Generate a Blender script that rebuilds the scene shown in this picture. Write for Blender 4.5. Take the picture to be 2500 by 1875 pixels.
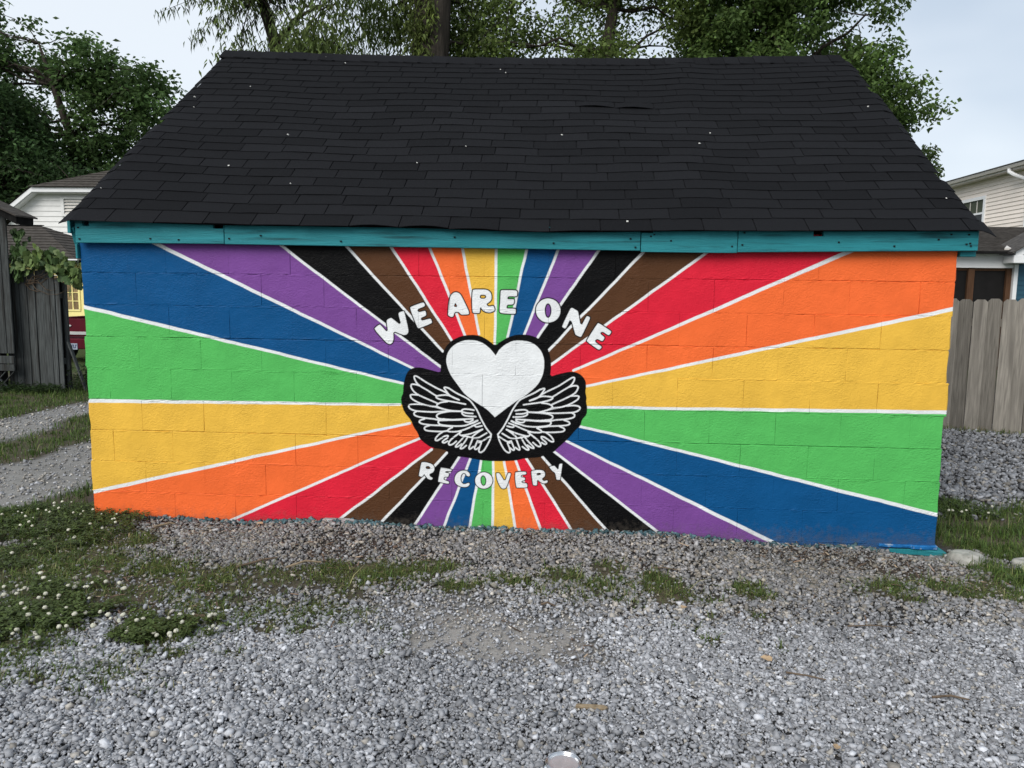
import bpy, math, random
import numpy as np
from mathutils import Vector, Matrix

# ------------------------------------------------------------------ clearing
for o in list(bpy.data.objects):
    bpy.data.objects.remove(o, do_unlink=True)
SC = bpy.context.scene
COL = SC.collection
RNG = np.random.default_rng(7)
random.seed(7)

# ------------------------------------------------------------------ camera
cam_d = bpy.data.cameras.new('camera')
cam = bpy.data.objects.new('camera', cam_d)
COL.objects.link(cam)
CAM = Vector((0.33, -4.7702, 1.5445))
yaw, pit, rol = -0.05726, -0.12115, 0.01249
fwd = Vector((math.sin(yaw) * math.cos(pit), math.cos(yaw) * math.cos(pit), math.sin(pit)))
rgt = Vector((math.cos(yaw), -math.sin(yaw), 0))
upv = rgt.cross(fwd)
r2 = rgt * math.cos(rol) + upv * math.sin(rol)
u2 = upv * math.cos(rol) - rgt * math.sin(rol)
cam.matrix_world = Matrix(((r2.x, u2.x, -fwd.x, CAM.x), (r2.y, u2.y, -fwd.y, CAM.y),
                           (r2.z, u2.z, -fwd.z, CAM.z), (0, 0, 0, 1)))
cam_d.sensor_width = 36.0
cam_d.lens = 36.0 * 1878.0 / 2500.0
cam_d.clip_start = 0.05
cam_d.clip_end = 2000
SC.camera = cam

# ------------------------------------------------------------------ sky and sun (overcast)
SUN_FROM = Vector((-0.42, -0.72, 0.66)).normalized()
world = bpy.data.worlds.new('World')
SC.world = world
world.use_nodes = True
wn, wl = world.node_tree.nodes, world.node_tree.links
wn.clear()
w_out = wn.new('ShaderNodeOutputWorld')
w_bg = wn.new('ShaderNodeBackground')
w_bg.inputs['Strength'].default_value = 0.1
w_sky = wn.new('ShaderNodeTexSky')
w_sky.sky_type = 'NISHITA'
w_sky.sun_disc = False
w_sky.sun_elevation = math.asin(SUN_FROM.z)
w_sky.sun_rotation = math.atan2(SUN_FROM.x, SUN_FROM.y)
w_sky.air_density = 1.0
w_sky.dust_density = 2.0
w_tc = wn.new('ShaderNodeTexCoord')
w_map = wn.new('ShaderNodeMapping')
w_map.inputs['Scale'].default_value = (1.6, 1.6, 3.5)
w_map.inputs['Location'].default_value = (0.35, 0.2, 0.1)
w_noise = wn.new('ShaderNodeTexNoise')
w_noise.inputs['Scale'].default_value = 1.1
w_noise.inputs['Detail'].default_value = 4.0
w_ramp = wn.new('ShaderNodeValToRGB')
w_ramp.color_ramp.elements[0].position = 0.36
w_ramp.color_ramp.elements[0].color = (2.95, 3.42, 3.98, 1)
w_ramp.color_ramp.elements[1].position = 0.62
w_ramp.color_ramp.elements[1].color = (4.45, 4.75, 5.05, 1)
w_mix = wn.new('ShaderNodeMixRGB')
w_mix.inputs['Fac'].default_value = 0.88
wl.new(w_tc.outputs['Generated'], w_map.inputs['Vector'])
wl.new(w_map.outputs['Vector'], w_noise.inputs['Vector'])
wl.new(w_noise.outputs['Fac'], w_ramp.inputs['Fac'])
wl.new(w_sky.outputs['Color'], w_mix.inputs['Color1'])
wl.new(w_ramp.outputs['Color'], w_mix.inputs['Color2'])
wl.new(w_mix.outputs['Color'], w_bg.inputs['Color'])
wl.new(w_bg.outputs['Background'], w_out.inputs['Surface'])

sun_d = bpy.data.lights.new('sun', 'SUN')
sun_d.energy = 1.5
sun_d.angle = math.radians(40)
sun_d.color = (1.0, 0.96, 0.90)
sun = bpy.data.objects.new('sun', sun_d)
COL.objects.link(sun)
sun.rotation_euler = (-SUN_FROM).to_track_quat('-Z', 'Y').to_euler()

SC.view_settings.view_transform = 'Standard'
SC.view_settings.look = 'None'
SC.view_settings.exposure = 1.0
SC.view_settings.gamma = 1.0
SC.view_settings.use_curve_mapping = False
SC.cycles.max_bounces = 6
SC.cycles.transparent_max_bounces = 8

# ------------------------------------------------------------------ helpers
def srgb(r, g, b):
    f = lambda c: (c / 255 / 12.92) if c / 255 <= 0.04045 else ((c / 255 + 0.055) / 1.055) ** 2.4
    return (f(r), f(g), f(b))

def wloc(o):
    v = Vector((0, 0, 0))
    while o is not None:
        v = v + o.location
        o = o.parent
    return v

def tag(o, label=None, cat=None, group=None, kind=None):
    if label: o['label'] = label
    if cat: o['category'] = cat
    if group: o['group'] = group
    if kind: o['kind'] = kind
    return o

def empty(name, loc, label, cat, group=None):
    o = bpy.data.objects.new(name, None)
    o.empty_display_size = 0.1
    COL.objects.link(o)
    o.location = loc
    return tag(o, label, cat, group)

def link_mesh(name, me, parent=None):
    o = bpy.data.objects.new(name, me)
    COL.objects.link(o)
    if parent is not None:
        o.parent = parent
    return o

def bulk(name, V, F, mat, parent=None, col=None, smooth=False, kind=None):
    """V (n,3) world, F (m,k) faces of one size, col (n,3) colour per vertex."""
    V = np.asarray(V, dtype=np.float32)
    F = np.asarray(F, dtype=np.int32)
    if parent is not None:
        V = V - np.array(wloc(parent), dtype=np.float32)
    me = bpy.data.meshes.new(name)
    n, (m, k) = len(V), F.shape
    me.vertices.add(n)
    me.vertices.foreach_set('co', V.ravel())
    me.loops.add(m * k)
    me.loops.foreach_set('vertex_index', F.ravel())
    me.polygons.add(m)
    me.polygons.foreach_set('loop_start', np.arange(0, m * k, k, dtype=np.int32))
    if smooth:
        me.polygons.foreach_set('use_smooth', np.ones(m, dtype=bool))
    if col is not None:
        a = me.color_attributes.new('tint', 'FLOAT_COLOR', 'POINT')
        c = np.ones((n, 4), dtype=np.float32)
        c[:, :3] = col
        a.data.foreach_set('color', c.ravel())
    me.update(calc_edges=True)
    if mat: me.materials.append(mat)
    o = link_mesh(name, me, parent)
    if kind: o['kind'] = kind
    return o

class MB:
    def __init__(s): s.v = []; s.f = []
    def box(s, lo, hi):
        (a, b, c), (d, e, f) = lo, hi
        i = len(s.v)
        s.v += [(a, b, c), (d, b, c), (d, e, c), (a, e, c), (a, b, f), (d, b, f), (d, e, f), (a, e, f)]
        s.f += [tuple(i + j for j in q) for q in ((0, 3, 2, 1), (4, 5, 6, 7), (0, 1, 5, 4), (1, 2, 6, 5), (2, 3, 7, 6), (3, 0, 4, 7))]
        return s
    def bar(s, p, q, w, h, up=(0, 0, 1)):
        p, q = Vector(p), Vector(q)
        d = (q - p).normalized()
        a = d.cross(Vector(up))
        if a.length < 1e-4: a = d.cross(Vector((1, 0, 0)))
        a.normalize(); b = a.cross(d)
        i = len(s.v)
        for c in (p, q):
            for sa, sb in ((-1, -1), (1, -1), (1, 1), (-1, 1)):
                s.v.append(tuple(c + a * (sa * w / 2) + b * (sb * h / 2)))
        s.f += [tuple(i + j for j in t) for t in ((0, 1, 2, 3), (7, 6, 5, 4), (0, 4, 5, 1), (1, 5, 6, 2), (2, 6, 7, 3), (3, 7, 4, 0))]
        return s
    def prism(s, poly, axis, a, b):
        """poly of 2-D points extruded along axis (0,1,2) from a to b."""
        n = len(poly); i = len(s.v)
        for t in (a, b):
            for (p, q) in poly:
                s.v.append({0: (t, p, q), 1: (p, t, q), 2: (p, q, t)}[axis])
        s.f.append(tuple(i + j for j in range(n)))
        s.f.append(tuple(i + n + n - 1 - j for j in range(n)))
        for j in range(n):
            k = (j + 1) % n
            s.f.append((i + j, i + n + j, i + n + k, i + k))
        return s
    def tube(s, pts, rad, n=8, cap=True):
        pts = [Vector(p) for p in pts]
        i0 = len(s.v)
        for k, p in enumerate(pts):
            d = (pts[min(k + 1, len(pts) - 1)] - pts[max(k - 1, 0)]).normalized()
            a = d.cross(Vector((0.31, 0.9, 0.2))).normalized(); b = d.cross(a)
            r = rad[k] if isinstance(rad, (list, tuple)) else rad
            for j in range(n):
                t = 2 * math.pi * j / n
                s.v.append(tuple(p + a * (r * math.cos(t)) + b * (r * math.sin(t))))
        for k in range(len(pts) - 1):
            for j in range(n):
                j2 = (j + 1) % n
                s.f.append((i0 + k * n + j, i0 + k * n + j2, i0 + (k + 1) * n + j2, i0 + (k + 1) * n + j))
        if cap:
            s.f.append(tuple(i0 + n - 1 - j for j in range(n)))
            e = i0 + (len(pts) - 1) * n
            s.f.append(tuple(e + j for j in range(n)))
        return s
    def lathe(s, prof, c, n=40):
        i0 = len(s.v)
        for (r, z) in prof:
            for j in range(n):
                t = 2 * math.pi * j / n
                s.v.append((c[0] + r * math.cos(t), c[1] + r * math.sin(t), c[2] + z))
        for k in range(len(prof) - 1):
            for j in range(n):
                j2 = (j + 1) % n
                s.f.append((i0 + k * n + j, i0 + k * n + j2, i0 + (k + 1) * n + j2, i0 + (k + 1) * n + j))
        return s
    def build(s, name, mat, parent=None, smooth=False, kind=None, bevel=0):
        off = wloc(parent) if parent is not None else Vector((0, 0, 0))
        me = bpy.data.meshes.new(name)
        me.from_pydata([tuple(Vector(p) - off) for p in s.v], [], s.f)
        me.update()
        if smooth: me.polygons.foreach_set('use_smooth', [True] * len(me.polygons))
        if mat: me.materials.append(mat)
        o = link_mesh(name, me, parent)
        if kind: o['kind'] = kind
        if bevel:
            b = o.modifiers.new('bevel', 'BEVEL'); b.width = bevel; b.segments = 1; b.limit_method = 'ANGLE'
        return o

def vnoise(P, seed=0):
    """smooth value noise on (n,d<=3) points, 0..1"""
    P = np.asarray(P, dtype=np.float64)
    if P.shape[1] == 2: P = np.c_[P, np.zeros(len(P))]
    I = np.floor(P).astype(np.int64); f = P - I
    f = f * f * (3 - 2 * f)
    def h(i, j, k):
        n = (i * 374761393 + j * 668265263 + k * 2147483647 + seed * 1274126177) & 0xFFFFFFFF
        n = ((n ^ (n >> 13)) * 1103515245) & 0xFFFFFFFF
        n = ((n ^ (n >> 16)) * 2654435761) & 0xFFFFFFFF
        return ((n ^ (n >> 15)) & 0xFFFFFF) / float(0xFFFFFF)
    r = 0
    for a in (0, 1):
        for b in (0, 1):
            for c in (0, 1):
                w = (f[:, 0] if a else 1 - f[:, 0]) * (f[:, 1] if b else 1 - f[:, 1]) * (f[:, 2] if c else 1 - f[:, 2])
                r = r + w * h(I[:, 0] + a, I[:, 1] + b, I[:, 2] + c)
    return r

def fnoise(P, seed=0, o=3):
    P = np.asarray(P, dtype=np.float64); r = 0; t = 0
    for k in range(o):
        r = r + vnoise(P * 2 ** k, seed + k) / 2 ** k; t += 1 / 2 ** k
    return r / t

def sstep(a, b, x):
    t = np.clip((x - a) / (b - a), 0, 1)
    return t * t * (3 - 2 * t)

# ------------------------------------------------------------------ materials
def nodes_of(name):
    m = bpy.data.materials.new(name); m.use_nodes = True
    nt = m.node_tree
    return m, nt, nt.nodes, nt.links, nt.nodes['Principled BSDF']

def pmat(name, col, rough=0.7, spec=0.25, var=0.18, scale=6.0, stretch=(1, 1, 1), bump=0.15, bscale=60.0,
         dist=0.004, rnd=0.0, metal=0.0, dark=None, darkfac=(0.55, 0.75), dscale=3.0):
    """procedural surface: noise-varied base colour, optional darker wear, noise bump"""
    m, nt, N, L, B = nodes_of(name)
    tc = N.new('ShaderNodeTexCoord'); mp = N.new('ShaderNodeMapping')
    mp.inputs['Scale'].default_value = stretch
    L.new(tc.outputs['Object'], mp.inputs['Vector'])
    n1 = N.new('ShaderNodeTexNoise'); n1.inputs['Scale'].default_value = scale; n1.inputs['Detail'].default_value = 6
    oi = N.new('ShaderNodeObjectInfo')
    add = N.new('ShaderNodeVectorMath'); add.operation = 'ADD'
    mul = N.new('ShaderNodeMath'); mul.operation = 'MULTIPLY'; mul.inputs[1].default_value = 37.0
    L.new(oi.outputs['Random'], mul.inputs[0])
    L.new(mp.outputs['Vector'], add.inputs[0]); L.new(mul.outputs[0], add.inputs[1])
    L.new(add.outputs[0], n1.inputs['Vector'])
    mr = N.new('ShaderNodeMapRange')
    mr.inputs['From Min'].default_value = 0.3; mr.inputs['From Max'].default_value = 0.7
    mr.inputs['To Min'].default_value = 1 - var; mr.inputs['To Max'].default_value = 1 + var
    L.new(n1.outputs['Fac'], mr.inputs['Value'])
    val = mr.outputs[0]
    if rnd:
        mr2 = N.new('ShaderNodeMapRange')
        mr2.inputs['To Min'].default_value = 1 - rnd; mr2.inputs['To Max'].default_value = 1 + rnd
        L.new(oi.outputs['Random'], mr2.inputs['Value'])
        mm = N.new('ShaderNodeMath'); mm.operation = 'MULTIPLY'
        L.new(val, mm.inputs[0]); L.new(mr2.outputs[0], mm.inputs[1]); val = mm.outputs[0]
    hs = N.new('ShaderNodeVectorMath'); hs.operation = 'SCALE'
    hs.inputs[0].default_value = col
    L.new(val, hs.inputs['Scale'])
    cout = hs.outputs[0]
    if dark is not None:
        n2 = N.new('ShaderNodeTexNoise'); n2.inputs['Scale'].default_value = dscale; n2.inputs['Detail'].default_value = 8
        L.new(add.outputs[0], n2.inputs['Vector'])
        m2 = N.new('ShaderNodeMapRange'); m2.inputs['From Min'].default_value = darkfac[0]; m2.inputs['From Max'].default_value = darkfac[1]
        L.new(n2.outputs['Fac'], m2.inputs['Value'])
        mx = N.new('ShaderNodeMixRGB'); mx.inputs['Color2'].default_value = (*dark, 1)
        L.new(m2.outputs[0], mx.inputs['Fac']); L.new(cout, mx.inputs['Color1']); cout = mx.outputs[0]
    L.new(cout, B.inputs['Base Color'])
    B.inputs['Roughness'].default_value = rough
    B.inputs['Specular IOR Level'].default_value = spec
    B.inputs['Metallic'].default_value = metal
    if bump:
        n3 = N.new('ShaderNodeTexNoise'); n3.inputs['Scale'].default_value = bscale; n3.inputs['Detail'].default_value = 5
        L.new(add.outputs[0], n3.inputs['Vector'])
        bp = N.new('ShaderNodeBump'); bp.inputs['Strength'].default_value = bump * 4 if bump < 0.25 else 1.0
        bp.inputs['Distance'].default_value = dist
        L.new(n3.outputs['Fac'], bp.inputs['Height']); L.new(bp.outputs[0], B.inputs['Normal'])
    return m

def tint_mat(name, rough=0.8, spec=0.15, trans=0.0, bump=0.0, bscale=200, dist=0.002):
    """base colour from the mesh's own per-piece tint, broken up by noise"""
    m, nt, N, L, B = nodes_of(name)
    at = N.new('ShaderNodeAttribute'); at.attribute_name = 'tint'
    tc = N.new('ShaderNodeTexCoord')
    n1 = N.new('ShaderNodeTexNoise'); n1.inputs['Scale'].default_value = 90; n1.inputs['Detail'].default_value = 4
    L.new(tc.outputs['Object'], n1.inputs['Vector'])
    mr = N.new('ShaderNodeMapRange'); mr.inputs['From Min'].default_value = 0.3; mr.inputs['From Max'].default_value = 0.7
    mr.inputs['To Min'].default_value = 0.86; mr.inputs['To Max'].default_value = 1.14
    L.new(n1.outputs['Fac'], mr.inputs['Value'])
    sc = N.new('ShaderNodeVectorMath'); sc.operation = 'SCALE'
    L.new(at.outputs['Color'], sc.inputs[0]); L.new(mr.outputs[0], sc.inputs['Scale'])
    L.new(sc.outputs[0], B.inputs['Base Color'])
    B.inputs['Roughness'].default_value = rough; B.inputs['Specular IOR Level'].default_value = spec
    if bump:
        n3 = N.new('ShaderNodeTexNoise'); n3.inputs['Scale'].default_value = bscale
        n3.inputs['Detail'].default_value = 6
        L.new(tc.outputs['Object'], n3.inputs['Vector'])
        b = N.new('ShaderNodeBump'); b.inputs['Strength'].default_value = bump; b.inputs['Distance'].default_value = dist
        L.new(n3.outputs['Fac'], b.inputs['Height']); L.new(b.outputs[0], B.inputs['Normal'])
    if trans:
        tr = N.new('ShaderNodeBsdfTranslucent'); L.new(sc.outputs[0], tr.inputs['Color'])
        ms = N.new('ShaderNodeMixShader'); ms.inputs[0].default_value = trans
        L.new(B.outputs[0], ms.inputs[1]); L.new(tr.outputs[0], ms.inputs[2])
        L.new(ms.outputs[0], N['Material Output'].inputs['Surface'])
    return m

M = {}
M['ground'] = tint_mat('ground_soil', 0.95, 0.05, bump=0.8, bscale=70, dist=0.008)
M['stone'] = tint_mat('crushed_stone', 0.85, 0.2)
M['grass'] = tint_mat('grass_blade', 0.6, 0.2, trans=0.25)
M['leaf'] = tint_mat('tree_leaf', 0.6, 0.2, trans=0.48)
M['bark'] = pmat('bark', (0.040, 0.034, 0.028), 0.95, 0.1, 0.5, 9, (1, 1, 0.18), 0.9, 22, 0.03, dark=(0.015, 0.013, 0.011), dscale=7)
M['shingle'] = pmat('asphalt_shingle', (0.0098, 0.0102, 0.0118), 0.95, 0.06, 0.30, 260, (1, 1, 1), 0.5, 420, 0.002, rnd=0.20)
M['teal'] = pmat('teal_paint', (0.018, 0.185, 0.215), 0.6, 0.2, 0.16, 5, (0.6, 3, 9), 0.25, 24, 0.003, dark=(0.008, 0.070, 0.082), darkfac=(0.555, 0.70), dscale=3.6)
M['void'] = pmat('dark_wood_and_gap_shade', (0.012, 0.012, 0.012), 0.9, 0.05, 0.3, 10)
M['block_back'] = pmat('grey_block_paint', (0.32, 0.33, 0.34), 0.8, 0.2, 0.1, 5, bump=0.2, bscale=50)
M['old_wood'] = pmat('weathered_dark_wood', (0.062, 0.068, 0.068), 0.9, 0.1, 0.4, 9, (7, 7, 0.5), 0.4, 40, 0.004, rnd=0.25, dark=(0.022, 0.02, 0.018), darkfac=(0.52, 0.72), dscale=2.2)
M['grey_wood'] = pmat('weathered_grey_wood', (0.215, 0.198, 0.172), 0.9, 0.1, 0.30, 8, (8, 8, 0.5), 0.4, 40, 0.003, rnd=0.38, dark=(0.095, 0.086, 0.075), darkfac=(0.56, 0.78), dscale=2.0)
M['white_siding'] = pmat('white_siding', (0.70, 0.70, 0.69), 0.7, 0.2, 0.05, 3, bump=0.05, bscale=30)
M['white_trim'] = pmat('white_trim', (0.74, 0.75, 0.76), 0.6, 0.25, 0.04, 3, bump=0.05, bscale=30)
M['beige'] = pmat('beige_vinyl', (0.82, 0.735, 0.66), 0.6, 0.25, 0.04, 2, bump=0.05, bscale=30, rnd=0.03)
M['gutter'] = pmat('tan_gutter', (0.56, 0.53, 0.49), 0.5, 0.3, 0.05, 2, bump=0)
M['blue_siding'] = pmat('dark_blue_siding', (0.020, 0.072, 0.110), 0.6, 0.25, 0.08, 3, bump=0.05, bscale=30, rnd=0.08)
M['far_roof'] = pmat('grey_roof_shingle', (0.075, 0.070, 0.066), 0.95, 0.1, 0.35, 7, (1, 1, 4), 0.4, 30, 0.01)
M['old_roof'] = pmat('old_brown_roof', (0.060, 0.054, 0.048), 0.95, 0.1, 0.4, 6, (1, 1, 5), 0.4, 30, 0.01)
M['black'] = pmat('screen_and_inside_shade', (0.010, 0.009, 0.009), 0.6, 0.15, 0.2, 6, bump=0)
M['stained'] = pmat('stained_brown_post', (0.085, 0.042, 0.022), 0.7, 0.2, 0.25, 6, (6, 6, 0.6), 0.2, 30)
M['yellow'] = pmat('yellow_paint', (0.86, 0.75, 0.31), 0.6, 0.2, 0.05, 3, bump=0.08, bscale=30)
M['curtain'] = pmat('pane_with_curtain', (0.24, 0.17, 0.085), 0.25, 0.4, 0.5, 4, (4, 1, 1.2), 0, rnd=0.25)
M['glass_dark'] = pmat('dark_window_glass', (0.012, 0.014, 0.014), 0.25, 0.15, 0.2, 3, bump=0)
M['glass_blind'] = pmat('window_glass_with_blind', (0.060, 0.070, 0.048), 0.5, 0.06, 0.15, 3, bump=0)
M['maroon'] = pmat('maroon_car_paint', (0.075, 0.005, 0.012), 0.45, 0.12, 0.1, 3, bump=0)
M['chrome'] = pmat('chrome', (0.85, 0.85, 0.86), 0.32, 0.5, 0.05, 3, bump=0, metal=1.0)
M['tin'] = pmat('tin_plate', (0.60, 0.61, 0.63), 0.22, 0.5, 0.08, 8, bump=0, metal=1.0)
M['lid'] = pmat('lid_face', (0.44, 0.40, 0.40), 0.42, 0.4, 0.08, 30, bump=0.1, bscale=300, metal=0.55)
M['paper'] = pmat('white_can_label', (0.72, 0.72, 0.73), 0.5, 0.3, 0.05, 9, bump=0)
M['rubber'] = pmat('tyre_rubber', (0.02, 0.02, 0.02), 0.9, 0.1, 0.2, 9)
M['tail_red'] = pmat('red_tail_lamp', (0.35, 0.01, 0.01), 0.2, 0.5, 0.1, 9, bump=0)
M['plate'] = pmat('number_plate', (0.30, 0.34, 0.42), 0.4, 0.3, 0.12, 40, bump=0)
M['plate_ink'] = pmat('plate_ink', (0.03, 0.04, 0.10), 0.5, 0.2, 0.1, 9, bump=0)
M['rock'] = pmat('pale_rock', (0.34, 0.335, 0.31), 0.9, 0.15, 0.3, 14, bump=0.5, bscale=30, dist=0.008, dark=(0.14, 0.135, 0.12), dscale=9)
M['twig'] = pmat('dry_twig', (0.115, 0.085, 0.06), 0.9, 0.1, 0.3, 40)
M['pale_wood'] = pmat('pale_wood_chip', (0.23, 0.18, 0.12), 0.9, 0.1, 0.3, 40)
M['dry_leaf'] = pmat('dry_leaf', (0.40, 0.29, 0.18), 0.8, 0.15, 0.3, 60, rnd=0.2)
M['petal'] = pmat('pale_fleck', (0.75, 0.74, 0.70), 0.7, 0.2, 0.1, 60, bump=0)
M['clover_white'] = pmat('clover_head', (0.68, 0.67, 0.55), 0.8, 0.1, 0.3, 220, bump=0.5, bscale=300, dist=0.004, rnd=0.12)
M['concrete'] = pmat('grey_concrete', (0.30, 0.31, 0.31), 0.9, 0.1, 0.25, 12, bump=0.4, bscale=60)
# ------------------------------------------------------------------ the ground
WALL_W = 5.396
WL_X = [-2.9, -2.7, -2.22, -1.67, -1.05, -0.59, 0.22, 0.98, 1.72, 2.7, 2.9]
WL_Z = [0.057, 0.057, 0.049, 0.033, 0.066, 0.038, 0.036, 0.042, -0.008, -0.010, -0.010]

def ground_z(x, y):
    x = np.asarray(x, dtype=float); y = np.asarray(y, dtype=float)
    wz = np.interp(x, WL_X, WL_Z) - 0.012
    near = np.exp(-np.clip(-y, 0, None) ** 2 / 0.30) * np.exp(-np.clip(y - 0.3, 0, None) ** 2 / 0.5)
    near *= np.exp(-np.clip(np.abs(x) - 2.9, 0, None) ** 2 / 0.4)
    z = wz * near - 0.045 * np.exp(-((x - 2.58) / 0.20) ** 2 - ((y + 0.05) / 0.10) ** 2)
    P = np.c_[x.ravel(), y.ravel()]
    und = (fnoise(P * 0.9, 3, 3).reshape(x.shape) - 0.5) * 0.05
    z = z + und * (1 - near) * (1 - sstep(12, 30, np.abs(x) + np.abs(y)))
    # the drive falls away behind on the left
    z = z - 0.42 * sstep(7.2, 13.0, y) * sstep(-4.0, -6.5, x) * (1 - sstep(60, 120, y))
    return z

GRASS=[(-3.03,-0.2,0.58,0.44,1.0),(-2.44,-0.54,0.42,0.24,0.8),(-2.06,-1.48,0.32,0.32,1.0),(-1.92,-0.89,0.52,0.23,0.55),(-1.37,-0.96,0.55,0.17,0.6),(-0.81,-0.85,0.5,0.16,0.65),(-0.54,-0.76,0.27,0.15,0.7),(-0.35,-0.68,0.2,0.14,0.6),(-1.42,-1.58,0.22,0.13,0.95),(-1.51,-1.29,0.39,0.19,0.45),(-1.56,-1.98,0.37,0.16,0.3),(-1.3,-2.08,0.23,0.1,0.3),(-0.19,-0.97,0.09,0.09,0.8),(-0.06,-0.95,0.08,0.07,0.6),(0.1,-0.86,0.15,0.08,0.55),(0.38,-0.77,0.13,0.12,0.6),(0.65,-0.66,0.1,0.14,0.75),(0.53,-0.84,0.13,0.08,0.5),(0.93,-0.89,0.13,0.19,0.9),(0.88,-0.76,0.07,0.11,0.6),(1.37,-0.83,0.09,0.11,0.9),(1.43,-0.9,0.06,0.07,0.5),(2.11,-0.76,0.15,0.18,0.65),(1.97,-0.83,0.13,0.1,0.5),(2.15,-0.89,0.07,0.1,0.7),(2.46,-0.73,0.2,0.18,0.6),(2.7,-0.71,0.22,0.21,0.6),(3.3,0.3,0.55,0.62,1.0),(3.21,0.79,0.18,0.33,1.0),(3.9,0.3,0.6,0.6,0.9),(2.81,-0.26,0.15,0.13,0.9),(2.91,-0.45,0.14,0.17,0.8),(3.3,-0.6,0.4,0.25,0.6),(1.05,-1.45,0.06,0.04,0.45),(1.09,-1.18,0.04,0.04,0.4),(1.32,-1.16,0.04,0.03,0.4),(1.33,-1.52,0.04,0.03,0.5),(0.96,-1.33,0.08,0.05,0.3),(-0.97,-1.48,0.07,0.09,0.7),(-0.79,-1.5,0.07,0.07,0.6),(-1.02,-1.76,0.09,0.07,0.4),(-1.23,-1.81,0.07,0.08,0.6),(-1.33,-1.78,0.07,0.06,0.5),(-1.4,-1.96,0.06,0.06,0.5),(-1.73,-2.01,0.1,0.06,0.5),(-1.08,-1.25,0.12,0.1,0.4),(-0.58,-1.31,0.08,0.06,0.4),(-0.68,-1.06,0.12,0.1,0.5),(-0.44,-1.47,0.06,0.04,0.4),(-0.3,-1.54,0.05,0.04,0.35),(-0.41,-1.71,0.05,0.04,0.3),(-2.5,-0.85,0.75,0.42,0.8),(-2.0,-1.25,0.55,0.3,0.62),(-2.1,-1.78,0.5,0.22,0.5),(-1.5,-1.15,0.5,0.2,0.5),(-1.1,-0.9,0.9,0.16,0.6),(-0.45,-0.95,0.35,0.12,0.42),(-0.95,-1.35,0.4,0.2,0.4),(0.75,-0.95,0.5,0.15,0.3),(-2.9,-1.4,0.5,0.5,0.9),(-3.6,-0.9,0.5,0.6,0.9)]
BROWN=[(-2.33,-0.3,0.3,0.27,0.9),(-2.07,-0.19,0.3,0.2,0.7),(-1.75,-0.08,0.31,0.17,0.5),(-2.6,-0.16,0.15,0.24,0.8),(-2.33,-0.96,0.26,0.14,0.9),(-0.75,-0.45,0.38,0.28,0.8),(-0.97,-0.68,0.27,0.16,0.6),(-0.37,-0.56,0.23,0.17,0.5),(-1.76,-1.11,0.41,0.16,0.6),(0.71,-0.17,0.3,0.23,0.5),(1.92,-0.24,0.57,0.26,0.9),(2.31,-0.44,0.38,0.24,0.9),(2.52,-0.61,0.27,0.25,0.7),(1.21,-0.12,0.3,0.2,0.5),(0.13,-0.14,0.36,0.14,0.5),(1.37,-0.99,0.25,0.18,0.35),(-1.5,-1.39,0.31,0.18,0.5),(0.81,-0.64,0.18,0.19,0.5),(0.63,-1.29,0.12,0.09,0.45),(0.46,-1.6,0.11,0.1,0.4),(-2.85,0.35,0.3,0.5,0.9)]
DUST=[(0.12,-1.51,0.42,0.31,1.0),(-0.13,-1.4,0.3,0.24,0.7),(0.43,-1.6,0.21,0.17,0.7),(-0.35,-1.29,0.29,0.23,0.5),(0.14,-1.15,0.5,0.2,0.4),(1.25,-1.28,0.23,0.16,0.25)]
CLOVER=[(-2.93,-0.24,0.35,0.36,1.0),(-2.7,-0.77,0.2,0.25,0.8),(-2.05,-1.5,0.26,0.31,1.0),(-1.42,-1.59,0.21,0.1,1.0),(3.29,0.85,0.15,0.28,0.8)]

def blob(L, x, y, wob=0.85, seed=11):
    x = np.asarray(x, float); y = np.asarray(y, float)
    P = np.c_[x.ravel(), y.ravel()]
    n = (fnoise(P * 7.0, seed, 4).reshape(x.shape) - 0.5) * 2 * wob
    r = np.zeros_like(x)
    for (cx, cy, rx, ry, a) in L:
        d2 = ((x - cx) / rx) ** 2 + ((y - cy) / ry) ** 2
        r = np.maximum(r, a * np.clip(1.35 - d2 + n, 0, 1))
    return np.clip(r, 0, 1)

def lanes(x, y):
    """wheel tracks of the drive on the left: (track, verge grass)"""
    P = np.c_[x.ravel(), y.ravel()]
    w = (fnoise(P * 1.6, 21, 3).reshape(x.shape) - 0.5) * 0.55
    xx = x + w
    on = sstep(-0.9, 0.1, y)
    t = np.maximum(sstep(-6.0, -5.75, xx) * (1 - sstep(-5.3, -5.05, xx)), sstep(-4.42, -4.2, xx) * (1 - sstep(-3.45, -3.15, xx)))
    t = t * on
    g = (x < -3.0) * on * (1 - t) * (y > 0.25)
    return t, g

def grass_amount(x, y):
    t, g = lanes(x, y)
    a = np.clip(blob(GRASS, x, y) * 1.3, 0, 1)
    a = np.maximum(a, g * 0.95)
    a = a * (1 - 0.95 * t)
    a = np.where((np.abs(x) < 2.72) & (y > -0.02) & (y < 4.9), 0, a)
    return a

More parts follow.
